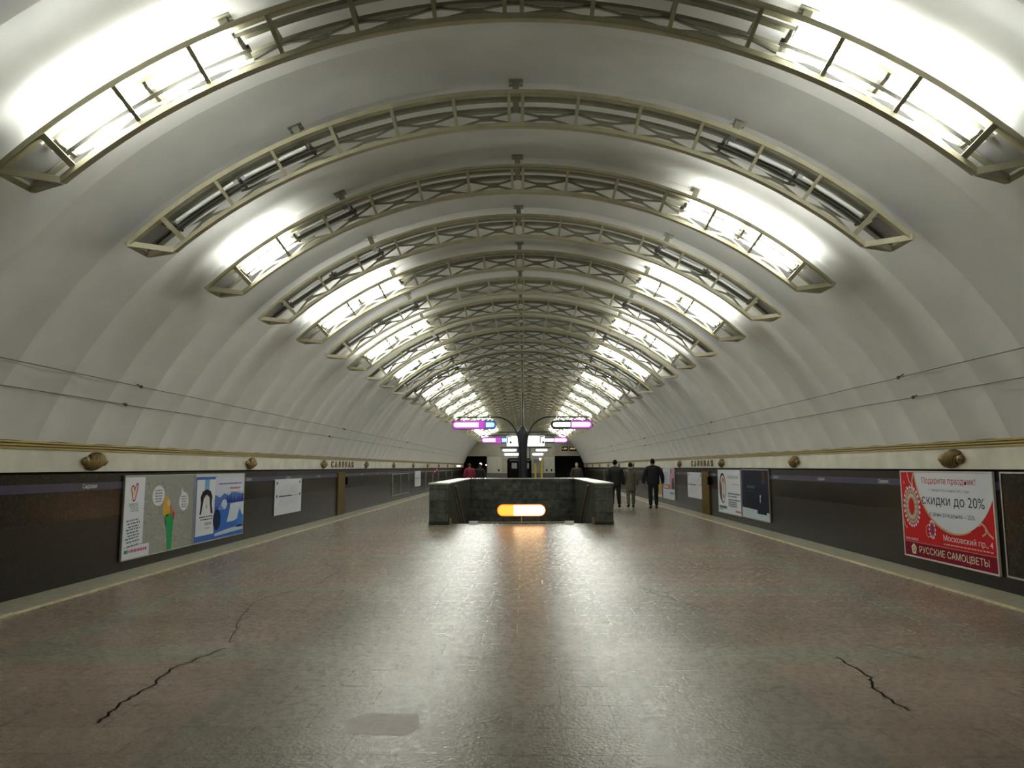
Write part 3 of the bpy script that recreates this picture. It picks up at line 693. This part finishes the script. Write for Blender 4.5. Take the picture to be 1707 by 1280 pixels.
for x in (HX0 + .035, HX1 - .035): prt('guide_strip', lambda b: b.bx(x - .025, x + .025, 19.78, 20.0, .001, .17), mat('worn_yellow', (.20, .16, .04), .6), 'worn yellow strip at the foot of the pier')
b = MB()
for k in range(17): b.bx(HX0 + .002, HX1 - .002, HY0 + .3 * k, HY0 + .3 * (k + 1) + .02, -2.7, -.13 * (k + 1))
b.bx(HX0 + .002, HX1 - .002, HY0 + 5.1, HY1, -2.75, -2.3)
st = rel(b, (0, HY0, 0)).build('staircase', M['stair']); st.location = (0, HY0, 0); tag(st, 'granite stairs going down between the parapet walls', 'stairs')
for s, lab in ((-1, 'wooden handrail on the left stairwell wall'), (1, 'wooden handrail on the right stairwell wall')):
    xw = HX0 if s < 0 else HX1; xi = xw - s * .075
    t2 = thing('handrail', lab, 'handrail', (xw, 21.2, .95), 'stairwell handrails')
    a, c = Vector((xi, 21.0, 1.0)), Vector((xi, 26.6, -1.38))
    b = MB(); b.tube([a, a + (c - a) * .5, c], .032, 10); b.ell(a, (.034, .034, .034), 10, 6); rel(b, t2.location).build('rail', M['rail'], t2); rl = t2.children[0]
    for k in (.12, .5, .88):
        q = a + (c - a) * k; b = MB(); b.tube([q, q + Vector((s * .04, 0, -.05)), q + Vector((s * .074, 0, -.05))], .012, 6); rel(b, t2.location).build('bracket', M['post'], rl)
# low illuminated sign at the stair head
def capsule(u0, u1, v0, v1, n=10):
    r = (v1 - v0) / 2; c = (v0 + v1) / 2; pts = [(u1 - r + r * math.sin(PI * k / n), c - r * math.cos(PI * k / n)) for k in range(n + 1)]
    return pts + [(u0 + r - r * math.sin(PI * k / n), c + r * math.cos(PI * k / n)) for k in range(n + 1)]
def lbox(b, poly, y, d, m=None): b.prism(poly, lambda p, q: (p[0], y + q, p[1]), 0, d, m)
t = thing('stair_sign', 'glowing orange capsule sign on a low post at the stair head', 'sign', (0, 20.0, 0))
def prt(name, fn, m, lab=None):
    b = MB(); fn(b); return rel(b, t.location).build(name, m, t, lab)
SX0, SX1, SZ0, SZ1 = -.655, .625, .235, .505
prt('housing', lambda b: lbox(b, capsule(SX0 - .03, SX1 + .03, SZ0 - .03, SZ1 + .03), 20.0, .08), M['dark_frame'])
prt('rim', lambda b: lbox(b, capsule(SX0 - .022, SX1 + .022, SZ0 - .022, SZ1 + .022), 19.993, .006), M['orange_rim'], 'red glowing rim')
cp = capsule(SX0, SX1, SZ0, SZ1); xs = -.22
lf = [(min(x, xs), z) for x, z in cp]; rt = [(max(x, xs), z) for x, z in cp]
def clean(pl):
    o = []
    for q in pl:
        if not o or (abs(q[0] - o[-1][0]) + abs(q[1] - o[-1][1])) > 1e-6: o.append(q)
    return o
lf = [q for q in cp if q[0] < xs - .05]; lf = [(xs, SZ1)] + lf + [(xs, SZ0)]
rt = [q for q in cp if q[0] > xs + .05]; rt = [(xs, SZ0)] + rt + [(xs, SZ1)]
prt('arrow_panel', lambda b: lbox(b, lf, 19.980, .012), M['orange'], 'orange end of the sign'); prt('name_panel', lambda b: lbox(b, rt, 19.980, .012), M['orange_w'], 'glowing white part of the sign')
prt('post', lambda b: b.tube([(-.01, 20.03, .03), (-.01, 20.03, SZ0 - .01)], .016, 8), M['chrome']); prt('floor_rail', lambda b: b.tube([(-1.22, 20.03, .045), (1.22, 20.03, .045)], .014, 8), M['chrome'])
for x in (-1.33, 1.30): prt('end_block', lambda b: b.bx(x - .12, x + .12, 19.97, 20.09, .002, .075), flat((.75, .75, .75)), 'white end block')
for x in (-.68, .68): prt('rail_foot', lambda b: b.tube([(x, 20.03, .002), (x, 20.03, .045)], .012, 6), M['chrome'])

# ------------------------------------------------------------------ sign posts down the middle of the hall
def sign_post(y, label, armz, top, trunk):
    t = thing('sign_post', label, 'sign post', (0, y, 0), 'dark sign posts along the hall axis')
    b = MB(); b.tube([(0, y, 0), (0, y, .06)], .42, 16); rel(b, t.location).build('base', M['post'], t)
    b = MB(); b.tube([(0, y, .05), (0, y, top - .55), (0, y, top - .25), (0, y, top)], [trunk, trunk, trunk * 1.25, trunk * .5], 14); rel(b, t.location).build('column', M['post'], t)
    b = MB(); b.tube([(0, y, top - .02), (0, y, 5.15)], [.05, .03], 8); b.ell((0, y, top + .12), (.05, .05, .07), 8, 6); rel(b, t.location).build('finial', M['post'], t)
    for s in (-1, 1):
        b = MB(); pts = []
        for k in range(13):
            a = PI / 2 * k / 12; pts.append((s * (.2 + 1.1 * (1 - math.cos(a))), y, armz - 1.25 * (1 - math.sin(a))))
        b.tube([(s * .1, y, armz - 1.7)] + pts + [(s * 3.25, y, armz)], .035, 8); rel(b, t.location).build('arm', M['post'], t)
    return t
POSTS = [(35.0, 'nearest dark post with curved sign arms on the hall axis'), (55.0, 'farther dark post with curved sign arms, behind the first')]
for y, lab in POSTS: sign_post(y, lab, 3.96, 3.5, .20)
def pill(y, x0, x1, z0, z1, segs, label, hang):
    t = thing('capsule_sign', label, 'sign', ((x0 + x1) / 2, y, (z0 + z1) / 2), 'glowing capsule signs hanging from the posts')
    b = MB(); lbox(b, capsule(x0, x1, z0, z1), y, .14); hs = rel(b, t.location).build('housing', M['dark_frame'], t)
    def segment(ins, xa, xb, m, nm, dy):
        cp = capsule(x0 + ins, x1 - ins, z0 + ins, z1 - ins); xa, xb = max(xa, x0 + ins), min(xb, x1 - ins)
        pl = [q for q in cp if xa < q[0] < xb]; r = (z1 - z0) / 2 - ins; cc = (z0 + z1) / 2
        def edge(x):
            d = min(x - x0 - ins, x1 - ins - x); return r if d >= r else math.sqrt(max(0, r * r - (r - d) ** 2))
        lo = [q for q in pl if q[1] <= cc]; hi = [q for q in pl if q[1] > cc]
        pts = [(xa, cc - edge(xa))] + sorted(lo) + [(xb, cc - edge(xb)), (xb, cc + edge(xb))] + sorted(hi, reverse=True) + [(xa, cc + edge(xa))]
        b = MB(); lbox(b, clean(pts), y - dy, .011); rel(b, t.location).build(nm, m, hs)
    for (a, c, m) in segs:
        if m in (M['pink'], M['blue'], M['dark_frame']): segment(.03, x0 + (x1 - x0) * a, x0 + (x1 - x0) * c, m, 'tinted_panel', .012)
        else: segment(.105, x0 + (x1 - x0) * a, x0 + (x1 - x0) * c, m, 'light_panel', .025)
    for x in hang:
        b = MB(); b.tube([(x, y + .02, z1 - .01), (x, y + .02, 3.95)], .014, 6); rel(b, t.location).build('hanger', M['post'], t)
pill(35.0, -3.46, -1.27, 3.37, 3.81, [(0, .74, M['pink']), (.755, 1, M['blue']), (.03, .60, M['pinkw']), (.76, .97, M['bluew'])], 'left magenta and blue capsule sign on the nearest post', (-3.1, -1.6))
pill(35.0, 1.36, 3.40, 3.37, 3.81, [(.01, .47, M['white_l']), (.49, 1, M['pink']), (.50, .97, M['pinkw'])], 'right white and magenta capsule sign on the nearest post', (1.7, 3.1))
pill(55.0, -3.22, -1.03, 3.34, 3.82, [(0, .69, M['pink']), (.71, 1, M['blue']), (.02, .50, M['pinkw']), (.72, .96, M['bluew'])], 'left magenta and blue capsule sign on the farther post', (-2.9, -1.4))
pill(55.0, 1.45, 3.40, 3.34, 3.80, [(.01, .45, M['white_l']), (.47, 1, M['pink']), (.48, .97, M['pinkw'])], 'right white and pink capsule sign on the farther post', (1.8, 3.1))
# bright map light boxes in front of the far post
for x0, x1, lab in ((-1.02, -.26, 'white glowing map light box left of the post'), (.24, 1.33, 'white glowing map light box right of the post')):
    y = 44.0; t = thing('light_box', lab, 'light box', ((x0 + x1) / 2, y, 2.9), 'map light boxes'); z0, z1 = 2.78, 3.46
    b = MB(); b.bx(x0, x1, y, y + .12, z0, z1); rel(b, t.location).build('housing', M['dark_frame'], t)
    b = MB(); b.bx(x0 + .02, x1 - .02, y - .012, y - .001, z0 + .02, z1 - .02, M['white_l']); rel(b, t.location).build('light_panel', None, t)
    b = MB(); xa = x0 + .05 if x0 < 0 else x1 - .32
    for a in (((xa, xa + .05, z0 + .2, z1 - .05)), ((xa, xa + .25, z1 - .1, z1 - .05)), ((xa + .15, xa + .27, z0 + .2, z0 + .32))): b.bx(a[0], a[1], y - .018, y - .0125, a[2], a[3], M['dark_frame'])
    rel(b, t.location).build('print', None, t)
t = thing('sign_gantry', 'thin dark bar carrying the map light boxes on the hall axis', 'gantry', (0, 44, 0))
b = MB(); b.tube([(-1.5, 44.06, 3.66), (1.5, 44.06, 3.66)], .03, 8); rel(b, t.location).build('bar', M['post'], t)
b = MB(); b.tube([(0, 44.06, 0), (0, 44.06, 3.68)], .15, 12); rel(b, t.location).build('column', M['post'], t)
for x in (-.9, -.4, .45, 1.15):
    b = MB(); b.tube([(x, 44.06, 3.44), (x, 44.06, 3.66)], .015, 6); rel(b, t.location).build('hanger', M['post'], t)
# low row of distant white capsules and the board they hang from
t = thing('hanging_frame', 'dark frame carrying four distant white capsule signs', 'frame', (0, 62, 0))
for x in (-.45, .55):
    b = MB(); b.tube([(x, 62.2, 0), (x, 62.2, 3.25)], .05, 8); rel(b, t.location).build('upright', M['post'], t)
b = MB(); b.tube([(-2.0, 62.2, 3.2), (2.4, 62.2, 3.2)], .04, 8); rel(b, t.location).build('bar', M['post'], t)
def farpill(x0, x1, z, label):
    b0 = thing('capsule_sign', label, 'sign', ((x0 + x1) / 2, 62.05, z), 'distant white capsule signs')
    b = MB(); lbox(b, capsule(x0, x1, z - .14, z + .14), 62.05, .08); rel(b, b0.location).build('housing', M['dark_frame'], b0)
    b = MB(); lbox(b, capsule(x0 + .03, x1 - .03, z - .11, z + .11), 62.03, .015); rel(b, b0.location).build('light_panel', M['white_l'], b0)
    b = MB(); b.tube([((x0 + x1) / 2, 62.16, z), ((x0 + x1) / 2, 62.2, 3.2)], .012, 6); rel(b, b0.location).build('hanger', M['post'], b0)
farpill(-1.85, -.55, 2.98, 'distant upper white capsule sign left of the posts'); farpill(-1.70, -.32, 2.62, 'distant lower white capsule sign left of the posts')
farpill(1.0, 2.1, 2.98, 'distant upper white capsule sign right of the posts'); farpill(.70, 1.75, 2.62, 'distant lower white capsule sign right of the posts')
# interval clock over the right passage
t = thing('interval_clock', 'black interval clock with amber digits above the right passage', 'clock', (4.4, YEND - .1, 3.3))
for x0, x1, s in ((3.72, 4.30, '1:20'), (4.48, 5.36, '00:0 0')):
    b = MB(); b.bx(x0, x1, YEND - .10, YEND, 3.10, 3.50); ds = rel(b, t.location).build('display', M['kiosk'], t)
    p = Print(YEND - .10, x0, 3.16, 0); p.text(s, .08, x1 - x0 - .08, .08, .24, M['amber'], 4); rel(p, t.location).build('digits', None, ds)
# end wall furniture
def panel(label, x0, x1, z0, z1, m, boxes):
    t = thing('wall_panel', label, 'panel', ((x0 + x1) / 2, YEND, z0), 'pale panels on the end wall')
    b = MB(); b.bx(x0, x1, YEND - .04, YEND - .001, z0, z1, m); rel(b, t.location).build('sheet', None, t)
    for (a, c, q, w) in boxes:
        b = MB(); b.bx(a, a + w, YEND - .06, YEND - .041, c, c + w, M['endpanel']); b.bx(a + w * .28, a + w * .72, YEND - .065, YEND - .061, c + w * .2, c + w * .8, M['kiosk']); rel(b, t.location).build('notice', None, t)
    b = MB(); b.bx(x0 - .03, x1 + .03, YEND - .07, YEND - .041, z0, z0 + .06, M['endpanel']); rel(b, t.location).build('sill', None, t)
panel('pale panel with small notice on the end wall, left of the kiosk', -3.52, -2.15, .98, 2.55, M['endpanel'], [(-2.62, 1.05, 0, .36)]); panel('pale panel with two small notices on the end wall, right side', 2.0, 3.02, .98, 2.5, M['endpanel'], [(2.08, 1.05, 0, .34), (2.56, 1.05, 0, .34)])
for x, lab in ((1.15, 'yellow post by the end wall, nearer the kiosk'), (1.75, 'yellow post by the end wall, nearer the pale panel')):
    b = MB(); b.bx(x - .09, x + .09, YEND - .35, YEND - .2, 0, 2.2); b.bx(x - .12, x + .12, YEND - .38, YEND - .17, 2.2, 2.28); o = rel(b, (x, YEND - .3, 0)).build('yellow_post', M['yellow_e']); o.location = (x, YEND - .3, 0); tag(o, lab, 'post', 'yellow posts at the end wall')
# black kiosks
for x0, x1, y, lab in ((-1.02, .12, 46.0, 'tall black information kiosk left of the post'), (.16, .52, 46.0, 'narrow black information kiosk right of the post')):
    t = thing('information_kiosk', lab, 'kiosk', ((x0 + x1) / 2, y, 0), 'black kiosks')
    b = MB(); pl = [(x0, 0), (x1, 0), (x1, 1.98), (x1 - .09, 2.1), (x0 + .09, 2.1), (x0, 1.98)]; lbox(b, pl, y, .5); rel(b, t.location).build('body', M['kiosk'], t)
    b = MB(); b.bx(x0 + .25 * (x1 - x0), x0 + .55 * (x1 - x0), y - .012, y - .001, 1.45, 1.80); rel(b, t.location).build('notice', flat((.30, .30, .31)), t, 'grey notice')
    b = MB(); b.bx(x0 + .12 * (x1 - x0), x1 - .12 * (x1 - x0), y - .02, y - .001, 1.93, 2.02); rel(b, t.location).build('header', flat((.12, .12, .12)), t)
t = thing('call_point', 'grey call point column with a white globe beside the kiosk', 'call point', (.98, 45, 0))
b = MB(); b.tube([(.98, 45, 0), (.98, 45, 2.0)], .035, 8); rel(b, t.location).build('pole', M['chrome'], t)
b = MB(); b.bx(.62, 1.0, 44.93, 45.07, 1.78, 2.02); rel(b, t.location).build('sign_plate', flat((.22, .21, .25)), t)
b = MB(); b.ell((1.05, 45, 2.03), (.085, .085, .085), 12, 8); rel(b, t.location).build('globe', M['white_l'], t)
# lamps in the left passage
for x, y, z, r, m, lab in ((-4.35, YEND + 2, 1.85, .13, 'lampglow', 'warm globe lamp glowing in the left passage'), (-3.75, YEND + 1.4, 1.75, .075, 'lampglow', 'small warm lamp beside the left passage edge'), (-5.4, 62, 1.32, .05, 'redglow', None)):
    if lab is None: continue
    t = thing('globe_lamp', lab, 'lamp', (x, y, z), 'lamps in the left passage')
    b = MB(); b.ell((x, y, z), (r, r, r), 12, 8); rel(b, t.location).build('globe', M[m], t)
    b = MB(); b.tube([(x, y, z + r * .9), (x, y, ZO + .195)], .015, 6); rel(b, t.location).build('stem', M['post'], t)
t = thing('wall_light', 'bright strip light at the far end of the left frieze', 'lamp', (-WALL + .06, 66, 1.65))
b = MB(); b.bx(-WALL + .05, -WALL + .09, 63.5, 68, 1.58, 1.72); rel(b, t.location).build('diffuser', M['lampglow'], t)
b = MB(); b.bx(-WALL + .049, -WALL + .07, 63.4, 68.1, 1.55, 1.75); rel(b, t.location).build('backplate', M['alu'], t)
for yv, z, lab in ((48.2, 1.26, 'small red-orange light on the far left wall, nearer one'), (49.3, 1.38, 'small red-orange light on the far left wall, farther one')):
    t = thing('signal_light', lab, 'light', (-WALL, yv, z), 'red lights on the left wall')
    b = MB(); b.bx(-WALL + .001, -WALL + .04, yv - .25, yv + .25, z - .07, z + .07); cs = rel(b, t.location).build('case', M['dark_frame'], t)
    b = MB(); b.ell((-WALL + .045, yv - .08, z), (.02, .12, .05), 10, 6); rel(b, t.location).build('lens', M['redglow'], cs)

# ------------------------------------------------------------------ people
def skin(name, verts, edges, radii, m, parent=None, root=0, sub=2, label=None, loc=(0, 0, 0), extra=None):
    me = bpy.data.meshes.new(name); me.from_pydata([tuple(v) for v in verts], edges, []); ob = bpy.data.objects.new(name, me); COL.objects.link(ob)
    ob.modifiers.new('s', 'SKIN').use_smooth_shade = True
    for i, d in enumerate(me.skin_vertices[0].data):
        r = radii[i]; d.radius = r if isinstance(r, tuple) else (r, r); d.use_root = (i == root)
    sb = ob.modifiers.new('u', 'SUBSURF'); sb.levels = sub; sb.render_levels = sub
    dg = bpy.context.evaluated_depsgraph_get(); dg.update(); out = bpy.data.meshes.new_from_object(ob.evaluated_get(dg))
    bpy.data.objects.remove(ob); bpy.data.meshes.remove(me)
    if extra:
        bm = bmesh.new(); bm.from_mesh(out); tmp = extra.mesh('tmp', m); bm.from_mesh(tmp); bm.to_mesh(out); bm.free(); bpy.data.meshes.remove(tmp)
    out.name = name; out.materials.clear(); out.materials.append(m)
    out.polygons.foreach_set('use_smooth', [True] * len(out.polygons))
    return link(name, out, parent, label)
SKIN = mat('skin', (.42, .26, .19), .55)
def person(label, loc, rz, H, stride, coat, trou, hair, coat_len=.80, shoulders=1.0, arm_out=.07, hood=None, lean=.0, cap=False, shoe=(.02, .02, .02), group=None):
    k = H / 1.75; V = lambda x, y, z: Vector((x * k, y * k, z * k))
    ly, ry = stride; sw = shoulders
    legs = {}
    for s, st in ((-1, ly), (1, ry)):
        lift = max(0, -st) * .25
        legs[s] = (V(s * .10, 0, .92), V(s * .105, st * .45 + .03, .50), V(s * .11, st, .09 + lift), V(s * .125, st + .15, .035 + lift * .4))
    arms = {}
    for s, st in ((-1, -ly), (1, -ry)):
        arms[s] = (V(s * .185 * sw, -.01 + lean, 1.43), V(s * (.235 * sw + arm_out * .5), st * .25 - .03, 1.13), V(s * (.235 * sw + arm_out), st * .55 + .05, .86))
    # ---- body (one skin surface, head shaped separately and merged into the same mesh)
    vs = [V(0, 0, .94), V(0, 0, 1.12), V(0, lean * .6, 1.32), V(0, lean, 1.46), V(0, lean + .01, 1.55)]; rd = [.105, .095, .105, .055, .05]; ed = [(0, 1), (1, 2), (2, 3), (3, 4)]
    for s in (-1, 1):
        i = len(vs); vs += list(legs[s]); rd += [.070, .050, .036, .03]; ed += [(0, i), (i, i + 1), (i + 1, i + 2), (i + 2, i + 3)]
        i = len(vs); a = arms[s]; wr = a[2]; d = (a[2] - a[1]).normalized()
        palm = wr + d * .075 * k; vs += [a[0], a[1], wr, palm]; rd += [.045, .036, .028, .03]; ed += [(3, i), (i, i + 1), (i + 1, i + 2), (i + 2, i + 3)]
        for q, (off, L) in enumerate(((-.027, .070), (-.009, .082), (.009, .078), (.027, .062))):
            j = len(vs); b0 = palm + Vector((0, off * k, 0)) + d * .02 * k; vs += [b0, b0 + d * L * .5 * k + Vector((-s * .006, .006, 0)) * k, b0 + d * L * k + Vector((-s * .022, .012, 0)) * k]; rd += [.009, .0085, .007]; ed += [(i + 3, j), (j, j + 1), (j + 1, j + 2)]
        j = len(vs); b0 = wr + d * .03 * k + Vector((-s * .004, .03, 0)) * k; vs += [b0, b0 + Vector((-s * .01, .022, -.03)) * k, b0 + Vector((-s * .016, .026, -.06)) * k]; rd += [.012, .010, .008]; ed += [(i + 2, j), (j, j + 1), (j + 1, j + 2)]
    rd = [r * k for r in rd]
    hb = MB(); hc = V(0, lean + .02, 1.635); hb.ell(hc, (.074 * k, .092 * k, .112 * k), 16, 12)
    hb.ell(hc + V(0, .092, -.015), (.013 * k, .02 * k, .022 * k), 8, 6)                       # nose
    for s in (-1, 1): hb.ell(hc + V(s * .075, -.005, -.01), (.012 * k, .022 * k, .033 * k), 8, 6)   # ears
    hb.ell(hc + V(0, .035, -.085), (.05 * k, .055 * k, .035 * k), 10, 6)                      # jaw
    root = skin('person', vs, ed, rd, SKIN, extra=hb)
    eb = MB()
    for s in (-1, 1): eb.ell(hc + V(s * .03, .083, .012), (.011 * k, .008 * k, .008 * k), 8, 6)
    eb.build('eye', flat((.03, .03, .03)), root); mbm = MB(); mbm.ell(hc + V(0, .083, -.055), (.022 * k, .008 * k, .006 * k), 8, 5); mbm.build('mouth', flat((.28, .10, .09)), root)
    # ---- coat
    cm = mat('coat_cloth', coat, .8, noise=.18, nscale=9); zb = coat_len
    vs = [V(0, 0, zb), V(0, -.005, zb + .17), V(0, -.01, 1.14), V(0, -.015 + lean * .7, 1.30), V(0, lean - .01, 1.45), V(0, lean, 1.52)]
    rd = [(.185 * sw, .150), (.182 * sw, .150), (.182 * sw, .155), (.192 * sw, .16), (.14, .11), (.078, .078)]; ed = [(i, i + 1) for i in range(5)]
    for s in (-1, 1):
        a = arms[s]; i = len(vs); vs += [a[0] + V(-s * .02, 0, -.02), a[1], a[2] + (a[1] - a[2]) * .02]; rd += [.092, .084, .062]; ed += [(4, i), (i, i + 1), (i + 1, i + 2)]
    sc_ = lambda r: (r[0] * k, r[1] * k) if isinstance(r, tuple) else r * k
    cob = skin('coat', vs, ed, [sc_(r) for r in rd], cm, root)
    if hood:
        b = MB(); b.ell(V(0, lean - .075, 1.50), (.12 * k, .085 * k, .075 * k), 12, 8); b.build('hood', mat('hood_cloth', hood, .85), cob)
    # ---- trousers
    vs = [V(0, 0, 1.06), V(0, 0, .90)]; rd = [(.16, .125), (.17, .135)]; ed = [(0, 1)]
    for s in (-1, 1):
        l = legs[s]; i = len(vs); vs += [l[0] + V(0, 0, -.06), l[1], l[2] + V(0, -.005, .0)]; rd += [.112, .082, .068]; ed += [(1, i), (i, i + 1), (i + 1, i + 2)]
    skin('trousers', vs, ed, [sc_(r) for r in rd], mat('trouser_cloth', trou, .8), root)
    for s in (-1, 1):
        b = MB(); a = legs[s][2]; g = legs[s][3]; b.ell((a + g) / 2 + V(0, .0, -.018), (.05 * k, .135 * k, .042 * k), 12, 8); b.ell(a + V(0, -.03, -.03), (.045 * k, .055 * k, .05 * k), 10, 6); b.build('shoe', flat(shoe), root)
    b = MB(); b.ell(hc + V(0, -.012, .022), (.083 * k, .098 * k, .108 * k), 16, 10)
    if cap: b.tube([hc + V(0, -.012, .045), hc + V(0, -.012, .0)], [.088 * k, .090 * k], 16, None)
    hm = b.mesh('hair', flat(hair)); bm = bmesh.new(); bm.from_mesh(hm)
    kill = [v for v in bm.verts if v.co.y > hc.y + .045 * k and v.co.z < hc.z + .05 * k]
    bmesh.ops.delete(bm, geom=kill, context='VERTS'); bm.to_mesh(hm); bm.free(); link('knit_cap' if cap else 'hair', hm, root)
    root.location = loc; root.rotation_euler = (0, 0, rz); tag(root, label, 'person', group); return root
person('person in a dark jacket and black trousers walking away, next to the parapet', (3.50, 27.45, 0), .02, 1.80, (.10, -.16), (.016, .018, .018), (.006, .006, .007), (.010, .008, .007), .72, 1.22, .0)
person('shorter person in an olive beige hooded coat walking between two dark-clad walkers', (4.13, 27.85, 0), 0, 1.70, (-.10, .12), (.150, .138, .092), (.15, .135, .09), (.02, .016, .014), .58, 1.05, .0, hood=(.19, .18, .13), cap=True)
person('person in a bulky black jacket walking away, rightmost of the three walkers', (4.85, 27.05, 0), -.02, 1.83, (-.03, .07), (.009, .009, .014), (.005, .006, .011), (.010, .008, .008), .78, 1.34, .02, lean=.03)
person('distant person in a red jacket at the far left beyond the parapet', (-2.92, 39.5, 0), .3, 1.74, (.08, -.1), (.20, .012, .03), (.02, .02, .02), (.10, .06, .03), .72, 1.2, .0)
person('distant person in dark clothes beside the red jacket', (-2.42, 40.5, 0), -.1, 1.72, (-.06, .08), (.012, .012, .014), (.01, .01, .01), (.02, .015, .01), .72, 1.15, .0)
person('distant person with pale hair in dark coat and blue jeans, far right beyond the parapet', (2.70, 36.5, 0), PI, 1.74, (.05, -.05), (.030, .022, .018), (.02, .03, .085), (.30, .27, .22), .75, 1.15, .0)
